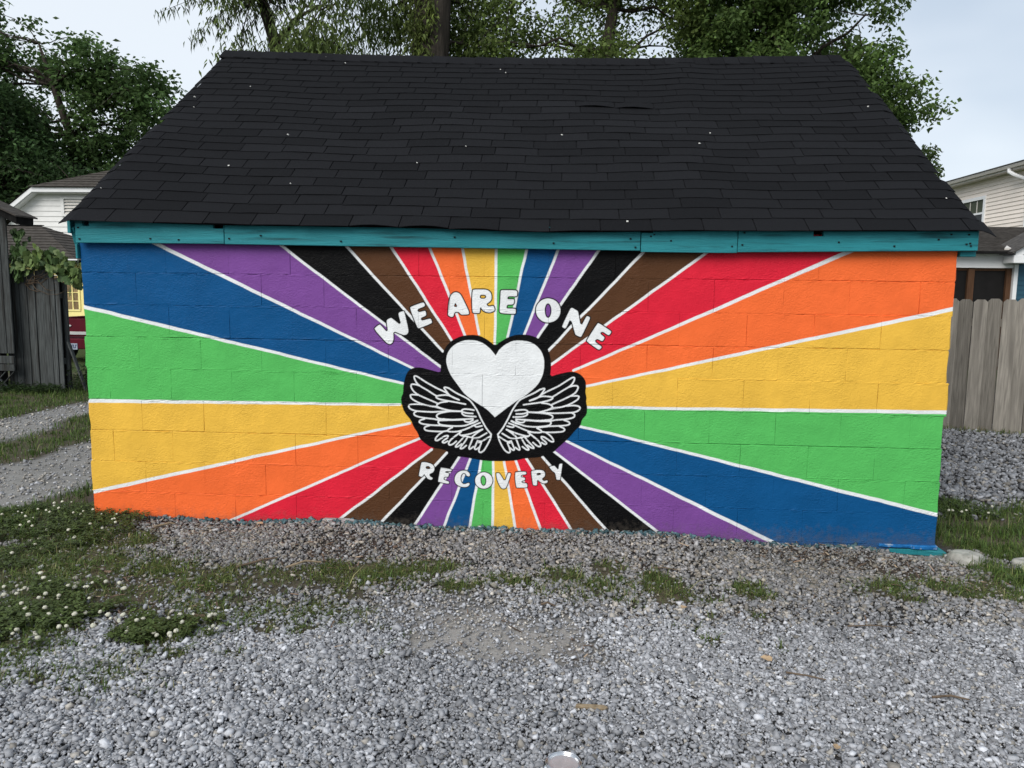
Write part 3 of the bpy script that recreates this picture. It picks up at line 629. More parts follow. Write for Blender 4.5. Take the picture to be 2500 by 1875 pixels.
FEATHERS=[[(-0.339,0.928),(-0.298,0.902),(-0.246,0.879),(-0.211,0.86),(-0.184,0.825),(-0.159,0.784),(-0.131,0.725),(-0.104,0.677),(-0.072,0.64)],[(-0.275,0.856),(-0.311,0.869),(-0.339,0.887),(-0.359,0.914),(-0.372,0.931),(-0.365,0.936),(-0.339,0.928)],[(-0.349,0.895),(-0.363,0.904),(-0.421,0.93),(-0.477,0.96),(-0.521,0.987),(-0.549,1.003),(-0.562,1.0),(-0.558,0.981),(-0.542,0.955),(-0.523,0.94),(-0.477,0.915),(-0.435,0.889),(-0.418,0.879)],[(-0.525,0.942),(-0.553,0.95),(-0.579,0.95),(-0.584,0.936),(-0.567,0.907),(-0.539,0.886),(-0.497,0.867),(-0.449,0.847),(-0.415,0.832)],[(-0.539,0.884),(-0.574,0.886),(-0.587,0.881),(-0.581,0.861),(-0.549,0.841),(-0.511,0.825),(-0.463,0.812),(-0.421,0.809)],[(-0.508,0.822),(-0.556,0.824),(-0.591,0.819),(-0.597,0.805),(-0.584,0.79),(-0.553,0.779),(-0.505,0.777),(-0.449,0.773),(-0.418,0.775),(-0.349,0.781)],[(-0.546,0.776),(-0.564,0.767),(-0.56,0.751),(-0.532,0.741),(-0.484,0.734),(-0.435,0.731),(-0.404,0.724)],[(-0.494,0.73),(-0.522,0.722),(-0.532,0.709),(-0.515,0.698),(-0.47,0.693),(-0.428,0.691),(-0.401,0.691)],[(-0.463,0.689),(-0.491,0.68),(-0.499,0.668),(-0.487,0.655),(-0.435,0.652),(-0.38,0.651),(-0.352,0.655)],[(-0.38,0.648),(-0.404,0.632),(-0.425,0.607),(-0.428,0.593),(-0.414,0.59),(-0.387,0.608),(-0.366,0.622),(-0.343,0.626),(-0.348,0.61),(-0.369,0.596),(-0.384,0.582),(-0.371,0.575),(-0.348,0.588)],[(-0.42,0.878),(-0.394,0.883),(-0.349,0.886),(-0.318,0.875),(-0.275,0.856)],[(-0.42,0.878),(-0.421,0.869),(-0.401,0.858),(-0.349,0.848),(-0.297,0.84),(-0.236,0.829)],[(-0.349,0.844),(-0.394,0.837),(-0.416,0.823),(-0.418,0.809),(-0.38,0.794),(-0.332,0.783),(-0.266,0.782)],[(-0.463,0.812),(-0.418,0.804),(-0.38,0.794)],[(-0.263,0.782),(-0.332,0.78),(-0.383,0.772),(-0.414,0.761),(-0.421,0.747),(-0.408,0.733),(-0.373,0.73),(-0.314,0.728),(-0.245,0.733),(-0.187,0.736)],[(-0.373,0.732),(-0.404,0.723),(-0.41,0.709),(-0.397,0.695),(-0.349,0.689),(-0.297,0.687),(-0.245,0.691),(-0.2,0.708),(-0.159,0.726)],[(-0.401,0.722),(-0.349,0.725),(-0.245,0.73)],[(-0.401,0.691),(-0.349,0.686),(-0.311,0.681),(-0.338,0.668),(-0.351,0.655),(-0.331,0.649),(-0.279,0.653),(-0.228,0.674),(-0.183,0.696),(-0.142,0.711)],[(-0.269,0.656),(-0.275,0.637),(-0.262,0.628),(-0.217,0.636),(-0.165,0.655),(-0.127,0.67)],[(-0.182,0.79),(-0.211,0.796),(-0.245,0.797),(-0.261,0.789),(-0.257,0.778),(-0.228,0.771),(-0.19,0.769)],[(-0.258,0.778),(-0.258,0.766),(-0.242,0.755),(-0.207,0.751),(-0.169,0.749)],[(-0.242,0.726),(-0.235,0.717),(-0.211,0.715),(-0.187,0.728)],[(-0.207,0.706),(-0.183,0.71),(-0.157,0.725)],[(-0.178,0.696),(-0.167,0.683),(-0.131,0.692)],[(-0.262,0.653),(-0.303,0.62),(-0.331,0.595),(-0.344,0.574),(-0.338,0.562),(-0.317,0.567),(-0.293,0.589)],[(-0.241,0.624),(-0.269,0.59),(-0.296,0.561),(-0.299,0.55),(-0.282,0.554),(-0.258,0.572)],[(-0.217,0.622),(-0.241,0.58),(-0.265,0.551),(-0.267,0.541),(-0.251,0.543),(-0.227,0.563)],[(-0.186,0.613),(-0.199,0.577),(-0.211,0.547),(-0.205,0.539),(-0.182,0.557)],[(-0.155,0.599),(-0.167,0.571),(-0.177,0.545),(-0.167,0.538),(-0.147,0.554)],[(-0.148,0.586),(-0.129,0.59),(-0.144,0.554),(-0.15,0.528),(-0.137,0.52),(-0.113,0.537),(-0.092,0.573),(-0.075,0.612),(-0.072,0.64)],[(-0.193,0.614),(-0.188,0.625),(-0.158,0.65),(-0.127,0.67)],[(-0.262,0.628),(-0.217,0.621),(-0.182,0.613),(-0.151,0.615),(-0.124,0.632),(-0.1,0.647)],[(-0.148,0.596),(-0.13,0.593),(-0.103,0.611),(-0.074,0.629)],[(0.231,0.933),(0.191,0.906),(0.14,0.882),(0.106,0.863),(0.079,0.827),(0.056,0.785),(0.029,0.727),(0.002,0.678),(-0.029,0.64)],[(0.169,0.86),(0.205,0.873),(0.232,0.892),(0.252,0.92),(0.263,0.937),(0.256,0.941),(0.231,0.933)],[(0.242,0.901),(0.255,0.909),(0.312,0.937),(0.366,0.967),(0.409,0.995),(0.436,1.011),(0.449,1.008),(0.445,0.989),(0.43,0.964),(0.412,0.949),(0.367,0.923),(0.327,0.896),(0.31,0.885)],[(0.414,0.95),(0.44,0.959),(0.466,0.959),(0.471,0.945),(0.455,0.916),(0.428,0.896),(0.388,0.875),(0.341,0.855),(0.307,0.839)],[(0.428,0.893),(0.462,0.896),(0.476,0.892),(0.469,0.872),(0.439,0.851),(0.402,0.834),(0.355,0.82),(0.315,0.817)],[(0.399,0.831),(0.446,0.835),(0.48,0.83),(0.487,0.817),(0.474,0.801),(0.444,0.79),(0.397,0.787),(0.342,0.782),(0.312,0.782),(0.244,0.787)],[(0.437,0.787),(0.454,0.778),(0.451,0.762),(0.425,0.752),(0.377,0.744),(0.33,0.739),(0.299,0.732)],[(0.387,0.74),(0.415,0.733),(0.425,0.72),(0.408,0.709),(0.364,0.703),(0.324,0.7),(0.296,0.699)],[(0.358,0.699),(0.385,0.69),(0.394,0.679),(0.382,0.666),(0.331,0.661),(0.277,0.659),(0.249,0.662)],[(0.277,0.656),(0.301,0.641),(0.322,0.616),(0.325,0.602),(0.312,0.6),(0.284,0.616),(0.263,0.63),(0.241,0.633),(0.247,0.618),(0.267,0.604),(0.282,0.59),(0.269,0.583),(0.247,0.595)],[(0.312,0.885),(0.286,0.889),(0.242,0.892),(0.212,0.88),(0.169,0.86)],[(0.312,0.885),(0.313,0.876),(0.293,0.865),(0.243,0.854),(0.192,0.844),(0.131,0.832)],[(0.243,0.849),(0.287,0.844),(0.309,0.83),(0.311,0.817),(0.274,0.801),(0.227,0.789),(0.162,0.786)],[(0.355,0.82),(0.311,0.812),(0.274,0.801)],[(0.159,0.786),(0.227,0.786),(0.278,0.779),(0.309,0.769),(0.316,0.755),(0.302,0.741),(0.268,0.737),(0.211,0.734),(0.142,0.737),(0.084,0.739)],[(0.268,0.739),(0.299,0.731),(0.306,0.717),(0.293,0.703),(0.245,0.696),(0.194,0.692),(0.143,0.696),(0.098,0.711),(0.057,0.728)],[(0.296,0.73),(0.245,0.731),(0.142,0.734)],[(0.296,0.699),(0.245,0.692),(0.208,0.687),(0.235,0.675),(0.249,0.662),(0.229,0.656),(0.178,0.658),(0.126,0.678),(0.081,0.699),(0.04,0.713)],[(0.167,0.661),(0.174,0.642),(0.161,0.632),(0.116,0.64),(0.065,0.657),(0.026,0.672)],[(0.078,0.792),(0.107,0.799),(0.141,0.801),(0.157,0.793),(0.153,0.782),(0.125,0.774),(0.086,0.772)],[(0.154,0.782),(0.155,0.77),(0.138,0.759),(0.104,0.754),(0.067,0.752)],[(0.139,0.73),(0.132,0.721),(0.108,0.718),(0.084,0.73)],[(0.105,0.709),(0.081,0.713),(0.055,0.727)],[(0.076,0.699),(0.066,0.686),(0.03,0.694)],[(0.16,0.658),(0.202,0.626),(0.23,0.602),(0.243,0.581),(0.237,0.569),(0.217,0.574),(0.192,0.595)],[(0.14,0.628),(0.168,0.595),(0.196,0.567),(0.199,0.557),(0.182,0.56),(0.158,0.577)],[(0.116,0.626),(0.141,0.584),(0.165,0.557),(0.167,0.546),(0.152,0.548),(0.127,0.567)],[(0.086,0.616),(0.1,0.581),(0.112,0.551),(0.107,0.543),(0.083,0.56)],[(0.055,0.601),(0.067,0.574),(0.078,0.547),(0.069,0.54),(0.049,0.556)],[(0.048,0.588),(0.029,0.591),(0.045,0.556),(0.052,0.53),(0.039,0.522),(0.014,0.538),(-0.007,0.573),(-0.024,0.612),(-0.029,0.64)],[(0.092,0.617),(0.087,0.628),(0.058,0.652),(0.026,0.672)],[(0.161,0.633),(0.116,0.624),(0.082,0.616),(0.051,0.617),(0.024,0.633),(-0.001,0.647)],[(0.048,0.598),(0.031,0.594),(0.003,0.612),(-0.026,0.629)]]
LETTERS=[[[(-0.815,1.292),(-0.803,1.307),(-0.779,1.324),(-0.771,1.32),(-0.726,1.271),(-0.736,1.343),(-0.73,1.355),(-0.707,1.366),(-0.698,1.362),(-0.642,1.319),(-0.661,1.389),(-0.654,1.401),(-0.626,1.41),(-0.62,1.403),(-0.595,1.294),(-0.596,1.273),(-0.61,1.259),(-0.627,1.257),(-0.646,1.263),(-0.691,1.281),(-0.689,1.233),(-0.695,1.211),(-0.71,1.198),(-0.729,1.202),(-0.747,1.217)]],[[(-0.589,1.428),(-0.578,1.438),(-0.509,1.464),(-0.498,1.463),(-0.489,1.446),(-0.496,1.437),(-0.535,1.421),(-0.538,1.411),(-0.529,1.403),(-0.496,1.413),(-0.487,1.41),(-0.482,1.388),(-0.489,1.378),(-0.515,1.367),(-0.517,1.358),(-0.509,1.351),(-0.462,1.365),(-0.453,1.362),(-0.446,1.342),(-0.451,1.333),(-0.522,1.303),(-0.533,1.301),(-0.543,1.309)]],[[(-0.345,1.382),(-0.349,1.39),(-0.342,1.478),(-0.331,1.511),(-0.314,1.527),(-0.296,1.531),(-0.277,1.524),(-0.263,1.508),(-0.218,1.417),(-0.214,1.399),(-0.221,1.391),(-0.262,1.389),(-0.271,1.394),(-0.281,1.406),(-0.301,1.405),(-0.308,1.398),(-0.312,1.379),(-0.325,1.373)],[(-0.302,1.464),(-0.29,1.439),(-0.31,1.44)]],[[(-0.196,1.543),(-0.187,1.548),(-0.127,1.55),(-0.101,1.546),(-0.082,1.532),(-0.075,1.51),(-0.076,1.485),(-0.089,1.47),(-0.106,1.459),(-0.104,1.452),(-0.093,1.444),(-0.067,1.45),(-0.061,1.445),(-0.054,1.423),(-0.063,1.412),(-0.089,1.404),(-0.114,1.408),(-0.133,1.42),(-0.146,1.44),(-0.147,1.407),(-0.153,1.4),(-0.188,1.401),(-0.196,1.408),(-0.2,1.48)],[(-0.148,1.513),(-0.121,1.514),(-0.112,1.508),(-0.112,1.499),(-0.121,1.492),(-0.147,1.493)]],[[(-0.022,1.54),(-0.016,1.547),(0.073,1.547),(0.084,1.538),(0.083,1.514),(0.078,1.506),(0.025,1.507),(0.023,1.492),(0.03,1.491),(0.061,1.492),(0.065,1.483),(0.064,1.467),(0.056,1.456),(0.02,1.455),(0.018,1.435),(0.027,1.434),(0.071,1.434),(0.076,1.427),(0.075,1.403),(0.068,1.398),(-0.013,1.401),(-0.026,1.409),(-0.028,1.423),(-0.024,1.482)]],[[(0.351,1.41),(0.346,1.393),(0.338,1.379),(0.326,1.366),(0.312,1.357),(0.295,1.351),(0.278,1.348),(0.261,1.349),(0.244,1.354),(0.229,1.363),(0.216,1.375),(0.206,1.389),(0.2,1.405),(0.197,1.421),(0.198,1.438),(0.203,1.454),(0.212,1.469),(0.223,1.481),(0.238,1.491),(0.254,1.497),(0.271,1.5),(0.288,1.498),(0.305,1.493),(0.32,1.485),(0.333,1.473),(0.343,1.459),(0.349,1.443),(0.352,1.427)],[(0.293,1.423),(0.293,1.414),(0.291,1.405),(0.289,1.397),(0.286,1.39),(0.283,1.385),(0.279,1.381),(0.275,1.38),(0.27,1.381),(0.266,1.384),(0.263,1.389),(0.26,1.396),(0.257,1.404),(0.256,1.413),(0.255,1.423),(0.255,1.433),(0.256,1.442),(0.259,1.45),(0.261,1.457),(0.265,1.462),(0.269,1.465),(0.273,1.466),(0.277,1.465),(0.281,1.462),(0.285,1.457),(0.288,1.45),(0.291,1.442),(0.292,1.433)]],[[(0.415,1.442),(0.422,1.444),(0.455,1.426),(0.461,1.416),(0.478,1.328),(0.507,1.389),(0.516,1.395),(0.532,1.388),(0.534,1.377),(0.484,1.266),(0.475,1.262),(0.447,1.275),(0.442,1.282),(0.414,1.377),(0.39,1.322),(0.381,1.312),(0.364,1.321),(0.36,1.329),(0.407,1.433)]],[[(0.577,1.348),(0.586,1.354),(0.661,1.306),(0.667,1.297),(0.655,1.278),(0.646,1.276),(0.611,1.298),(0.6,1.292),(0.602,1.283),(0.624,1.267),(0.626,1.258),(0.614,1.239),(0.603,1.241),(0.581,1.253),(0.568,1.244),(0.571,1.233),(0.608,1.208),(0.61,1.201),(0.597,1.186),(0.586,1.187),(0.518,1.234),(0.513,1.243)]],[[(-0.518,0.445),(-0.511,0.451),(-0.489,0.451),(-0.448,0.44),(-0.432,0.422),(-0.431,0.404),(-0.439,0.385),(-0.466,0.371),(-0.459,0.357),(-0.444,0.351),(-0.443,0.342),(-0.453,0.334),(-0.473,0.339),(-0.491,0.359),(-0.498,0.372),(-0.507,0.356),(-0.516,0.352),(-0.534,0.359),(-0.533,0.367)],[(-0.485,0.423),(-0.468,0.424),(-0.459,0.415),(-0.464,0.406),(-0.484,0.407),(-0.488,0.414)]],[[(-0.394,0.416),(-0.385,0.418),(-0.322,0.409),(-0.319,0.4),(-0.326,0.394),(-0.362,0.394),(-0.36,0.385),(-0.337,0.383),(-0.34,0.365),(-0.344,0.357),(-0.369,0.357),(-0.373,0.339),(-0.339,0.328),(-0.337,0.319),(-0.342,0.311),(-0.407,0.322),(-0.41,0.329)]],[[(-0.24,0.404),(-0.218,0.398),(-0.204,0.382),(-0.203,0.369),(-0.213,0.362),(-0.227,0.368),(-0.234,0.382),(-0.247,0.385),(-0.258,0.374),(-0.264,0.353),(-0.26,0.328),(-0.249,0.315),(-0.233,0.315),(-0.217,0.323),(-0.206,0.321),(-0.205,0.311),(-0.217,0.297),(-0.24,0.292),(-0.267,0.296),(-0.292,0.309),(-0.304,0.332),(-0.303,0.357),(-0.29,0.383),(-0.267,0.399)]],[[(-0.058,0.342),(-0.06,0.33),(-0.064,0.318),(-0.07,0.308),(-0.079,0.299),(-0.09,0.292),(-0.102,0.288),(-0.115,0.286),(-0.128,0.287),(-0.14,0.291),(-0.151,0.297),(-0.16,0.305),(-0.167,0.315),(-0.171,0.327),(-0.172,0.339),(-0.171,0.351),(-0.167,0.363),(-0.16,0.373),(-0.151,0.382),(-0.14,0.389),(-0.128,0.393),(-0.116,0.395),(-0.103,0.394),(-0.091,0.39),(-0.08,0.384),(-0.071,0.376),(-0.064,0.365),(-0.06,0.354)],[(-0.101,0.342),(-0.101,0.334),(-0.102,0.327),(-0.103,0.321),(-0.106,0.315),(-0.108,0.311),(-0.112,0.308),(-0.116,0.307),(-0.119,0.307),(-0.123,0.309),(-0.127,0.313),(-0.13,0.318),(-0.133,0.324),(-0.134,0.331),(-0.135,0.338),(-0.136,0.345),(-0.135,0.352),(-0.134,0.359),(-0.131,0.364),(-0.128,0.369),(-0.125,0.371),(-0.121,0.373),(-0.117,0.372),(-0.114,0.37),(-0.11,0.367),(-0.107,0.362),(-0.104,0.356),(-0.102,0.349)]],[[(-0.039,0.387),(-0.031,0.393),(-0.018,0.392),(-0.011,0.385),(0.019,0.336),(0.036,0.391),(0.045,0.396),(0.056,0.393),(0.057,0.383),(0.03,0.297),(0.012,0.288),(-0.006,0.294),(-0.029,0.337)]],[[(0.083,0.395),(0.089,0.402),(0.15,0.406),(0.156,0.397),(0.154,0.387),(0.121,0.382),(0.121,0.369),(0.146,0.367),(0.148,0.355),(0.144,0.347),(0.126,0.343),(0.128,0.332),(0.16,0.331),(0.164,0.31),(0.16,0.301),(0.097,0.298),(0.091,0.303),(0.083,0.354)]],[[(0.184,0.406),(0.192,0.414),(0.23,0.42),(0.261,0.417),(0.275,0.4),(0.273,0.377),(0.253,0.36),(0.267,0.347),(0.286,0.355),(0.293,0.348),(0.287,0.334),(0.262,0.329),(0.24,0.342),(0.225,0.355),(0.225,0.321),(0.218,0.316),(0.2,0.317),(0.196,0.325)],[(0.22,0.395),(0.239,0.4),(0.247,0.394),(0.244,0.388),(0.224,0.383)]],[[(0.298,0.437),(0.305,0.444),(0.331,0.449),(0.336,0.445),(0.356,0.422),(0.36,0.457),(0.367,0.463),(0.382,0.464),(0.382,0.455),(0.371,0.364),(0.369,0.357),(0.349,0.356),(0.344,0.363),(0.337,0.401),(0.319,0.412)]]]
PAINT = {'green': (0.085, 0.420, 0.100), 'blue': (0.005, 0.072, 0.205), 'purple': (0.170, 0.062, 0.260), 'black': (0.0040, 0.0040, 0.0045),
         'brown': (0.082, 0.036, 0.017), 'red': (0.620, 0.018, 0.040), 'orange': (0.790, 0.140, 0.036), 'yellow': (0.720, 0.430, 0.060),
         'white': (0.71, 0.73, 0.74)}
ORDER = ['green', 'blue', 'purple', 'black', 'brown', 'red', 'orange', 'yellow']
U0, U1, V0, V1, PX = -2.76, 2.76, -0.22, 1.86, 0.002
NU, NV = int(round((U1 - U0) / PX)), int(round((V1 - V0) / PX))
uu = (U0 + (np.arange(NU) + 0.5) * PX).astype(np.float32)
vv = (V0 + (np.arange(NV) + 0.5) * PX).astype(np.float32)
IMG = np.zeros((NV, NU, 3), np.float32)
_P = np.stack(np.meshgrid(uu[::8], vv[::8]), -1)
_wob = lambda seed, f: np.repeat(np.repeat(fnoise(_P.reshape(-1, 2) * f, seed, 2).reshape(_P.shape[:2]), 8, 0), 8, 1)[:NV, :NU].astype(np.float32) - 0.5
WU = uu[None, :] + 0.006 * _wob(5, 9.0); WV = vv[:, None] + 0.006 * _wob(6, 9.0)

def region(poly, m):
    p = np.array(poly)
    a = max(0, int((p[:, 0].min() - m - U0) / PX)); b = min(NU, int((p[:, 0].max() + m - U0) / PX) + 2)
    c = max(0, int((p[:, 1].min() - m - V0) / PX)); d = min(NV, int((p[:, 1].max() + m - V0) / PX) + 2)
    return slice(c, d), slice(a, b)
def seg_d(X, Y, p, q):
    dx, dy = q[0] - p[0], q[1] - p[1]
    t = np.clip(((X - p[0]) * dx + (Y - p[1]) * dy) / (dx * dx + dy * dy + 1e-12), 0, 1)
    return np.hypot(X - p[0] - t * dx, Y - p[1] - t * dy), t
def poly_sdf(poly, m, wob=True):
    sl = region(poly, m)
    X, Y = (WU[sl], WV[sl]) if wob else np.broadcast_arrays(uu[None, sl[1]], vv[sl[0], None])
    D = np.full(X.shape, 9.0, np.float32); I = np.zeros(X.shape, bool)
    n = len(poly)
    for i in range(n):
        p, q = poly[i], poly[(i + 1) % n]
        D = np.minimum(D, seg_d(X, Y, p, q)[0])
        c = ((p[1] > Y) != (q[1] > Y))
        if p[1] != q[1]:
            I ^= c & (X < (q[0] - p[0]) * (Y - p[1]) / (q[1] - p[1]) + p[0])
    return sl, np.where(I, -D, D)
def smooth_line(pts, closed=False, k=2):
    for _ in range(k):
        q = []; n = len(pts)
        for i in range(n if closed else n - 1):
            a, b = pts[i], pts[(i + 1) % n]
            q += [(a[0] * .78 + b[0] * .22, a[1] * .78 + b[1] * .22), (a[0] * .22 + b[0] * .78, a[1] * .22 + b[1] * .78)]
        pts = q if closed else [pts[0]] + q + [pts[-1]]
    return pts
def put(sl, d, col):
    a = np.clip(0.5 - d / PX * 0.8, 0, 1)[..., None]
    IMG[sl] = IMG[sl] * (1 - a) + np.array(col, np.float32) * a

# rays: each pixel belongs to the sector whose two border lines enclose its direction
cx0, cy0 = MURAL_CENTRE
def far_pt(l, k=1.6):
    (ox, oy), (ix, iy) = l
    return (ix + (ox - ix) * k, iy + (oy - iy) * k)
NL = len(RAY_LINES)
for i in range(NL):
    a, b = RAY_LINES[i - 1], RAY_LINES[i]
    col = PAINT[ORDER[(i) % 8]]
    poly = [(cx0, cy0), a[1], far_pt(a), far_pt(b), b[1]]
    sl, d = poly_sdf(poly, 0.01)
    put(sl, d - 0.0015, col)
for i, l in enumerate(RAY_LINES):
    o, inn = far_pt(l, 1.15), l[1]
    L = math.hypot(l[0][0] - inn[0], l[0][1] - inn[1])
    w1 = 0.0085 if L < 1.3 else 0.0125
    sl = region([o, (cx0, cy0)], 0.05)
    d, t = seg_d(WU[sl], WV[sl], inn, o)
    put(sl, d - (0.0078 + (w1 - 0.0078) * t), PAINT['white'])
em = smooth_line(EMBLEM, True, 1)
sl, d = poly_sdf(em, 0.02); put(sl, d, PAINT['black'])
sl, d = poly_sdf(smooth_line(HEART[1:18], False, 1) + [HEART[18]] + smooth_line(HEART[19:], False, 1) + [HEART[0]], 0.02); put(sl, d, PAINT['white'])
for st in FEATHERS:
    pts = smooth_line(st, False, 2)
    sl = region(pts, 0.012); D = np.full(WU[sl].shape, 9.0, np.float32)
    n = len(pts)
    for p, q in zip(pts[:-1], pts[1:]): D = np.minimum(D, seg_d(WU[sl], WV[sl], p, q)[0])
    put(sl, D - 0.0046, PAINT['white'])
for li, L in enumerate(LETTERS):
    sl, d = poly_sdf(smooth_line(L[0], True, 1), 0.02, False)
    if len(L) > 1:
        for h in L[1:]:
            s2, dh = poly_sdf(smooth_line(h, True, 1), 0.02, False)
            full = np.full(d.shape, -9.0, np.float32)
            r0, c0 = s2[0].start - sl[0].start, s2[1].start - sl[1].start
            full[r0:r0 + dh.shape[0], c0:c0 + dh.shape[1]] = -dh
            d = np.maximum(d, full)
    ow = 0.0052 if li < 8 else 0.0042
    put(sl, np.abs(d) - ow, PAINT['black'])
    put(sl, d + ow * 0.35, PAINT['white'])
img = bpy.data.images.new('mural_paint', NU, NV, alpha=False, float_buffer=True)
img.colorspace_settings.name = 'Non-Color'
_rgba = np.ones((NV, NU, 4), np.float32); _rgba[..., :3] = IMG
img.pixels.foreach_set(_rgba.ravel())
img.update(); img.pack()

# ------------------------------------------------------------------ the garage
garage = empty('garage', (0, 0, 0), 'low painted block garage with black shingle roof and rainbow sunburst wall', 'garage')
wall = MB().box((-2.685, 0.0065, -0.35), (2.685, 0.19, 1.90)).build('front_wall', None, garage)

m, nt, N, L, B = nodes_of('mural_paint_on_block')
tc = N.new('ShaderNodeTexCoord'); tc.object = wall
sx = N.new('ShaderNodeSeparateXYZ'); L.new(tc.outputs['Object'], sx.inputs[0])
def mapr(sock, a, b):
    r = N.new('ShaderNodeMapRange'); r.inputs['From Min'].default_value = a; r.inputs['From Max'].default_value = b
    L.new(sock, r.inputs['Value']); return r.outputs[0]
cb = N.new('ShaderNodeCombineXYZ')
L.new(mapr(sx.outputs['X'], U0, U1), cb.inputs['X']); L.new(mapr(sx.outputs['Z'], V0, V1), cb.inputs['Y'])
it = N.new('ShaderNodeTexImage'); it.image = img; it.extension = 'EXTEND'; it.interpolation = 'Cubic'
L.new(cb.outputs[0], it.inputs['Vector'])
n1 = N.new('ShaderNodeTexNoise'); n1.inputs['Scale'].default_value = 5; n1.inputs['Detail'].default_value = 7
L.new(tc.outputs['Object'], n1.inputs['Vector'])
mv = N.new('ShaderNodeMapRange'); mv.inputs['From Min'].default_value = .3; mv.inputs['From Max'].default_value = .7
mv.inputs['To Min'].default_value = .92; mv.inputs['To Max'].default_value = 1.06
L.new(n1.outputs['Fac'], mv.inputs['Value'])
nsp = N.new('ShaderNodeTexNoise'); nsp.inputs['Scale'].default_value = 26; nsp.inputs['Detail'].default_value = 8; nsp.inputs['Roughness'].default_value = 0.7
L.new(tc.outputs['Object'], nsp.inputs['Vector'])
hz = N.new('ShaderNodeMapRange'); hz.inputs['From Min'].default_value = 0.02; hz.inputs['From Max'].default_value = 0.20
hz.inputs['To Min'].default_value = 0.30; hz.inputs['To Max'].default_value = -0.10
L.new(sx.outputs['Z'], hz.inputs['Value'])
sm_ = N.new('ShaderNodeMath'); sm_.operation = 'ADD'; L.new(hz.outputs[0], sm_.inputs[0]); L.new(nsp.outputs['Fac'], sm_.inputs[1])
sr = N.new('ShaderNodeMapRange'); sr.inputs['From Min'].default_value = 0.62; sr.inputs['From Max'].default_value = 0.95
sr.inputs['To Max'].default_value = 0.45
L.new(sm_.outputs[0], sr.inputs['Value'])
mxd = N.new('ShaderNodeMixRGB'); mxd.inputs['Color2'].default_value = (0.10, 0.085, 0.07, 1)
L.new(sr.outputs[0], mxd.inputs['Fac']); L.new(it.outputs['Color'], mxd.inputs['Color1'])
nro = N.new('ShaderNodeMapRange'); nro.inputs['To Min'].default_value = 0.30; nro.inputs['To Max'].default_value = 0.55
L.new(n1.outputs['Fac'], nro.inputs['Value']); L.new(nro.outputs[0], B.inputs['Roughness'])
sc = N.new('ShaderNodeVectorMath'); sc.operation = 'SCALE'
L.new(mxd.outputs[0], sc.inputs[0]); L.new(mv.outputs[0], sc.inputs['Scale']); L.new(sc.outputs[0], B.inputs['Base Color'])
B.inputs['Roughness'].default_value = 0.40; B.inputs['Specular IOR Level'].default_value = 0.07
mp = N.new('ShaderNodeMapping'); mp.inputs['Scale'].default_value = (0.62, 1, 1.0)
L.new(tc.outputs['Object'], mp.inputs['Vector'])
nb = N.new('ShaderNodeTexNoise'); nb.inputs['Scale'].default_value = 95; nb.inputs['Detail'].default_value = 3; nb.inputs['Distortion'].default_value = 0.8
L.new(mp.outputs[0], nb.inputs['Vector'])
nb2 = N.new('ShaderNodeTexNoise'); nb2.inputs['Scale'].default_value = 14; nb2.inputs['Detail'].default_value = 4
L.new(tc.outputs['Object'], nb2.inputs['Vector'])
nb3 = N.new('ShaderNodeTexNoise'); nb3.inputs['Scale'].default_value = 3.2; nb3.inputs['Detail'].default_value = 3
L.new(tc.outputs['Object'], nb3.inputs['Vector'])
mb3 = N.new('ShaderNodeMapRange'); mb3.inputs['From Min'].default_value = 0.35; mb3.inputs['From Max'].default_value = 0.68
mb3.inputs['To Min'].default_value = 0.25; mb3.inputs['To Max'].default_value = 1.25
L.new(nb3.outputs['Fac'], mb3.inputs['Value'])
fine = N.new('ShaderNodeMath'); fine.operation = 'MULTIPLY'
L.new(nb.outputs['Fac'], fine.inputs[0]); L.new(mb3.outputs[0], fine.inputs[1])
ad = N.new('ShaderNodeMath'); ad.operation = 'MULTIPLY_ADD'; ad.inputs[1].default_value = 1.0
L.new(nb2.outputs['Fac'], ad.inputs[0]); L.new(fine.outputs[0], ad.inputs[2])
bp = N.new('ShaderNodeBump'); bp.inputs['Strength'].default_value = 0.75; bp.inputs['Distance'].default_value = 0.0060
L.new(ad.outputs[0], bp.inputs['Height']); L.new(bp.outputs[0], B.inputs['Normal'])
M['mural'] = m
wall.data.materials.append(m)

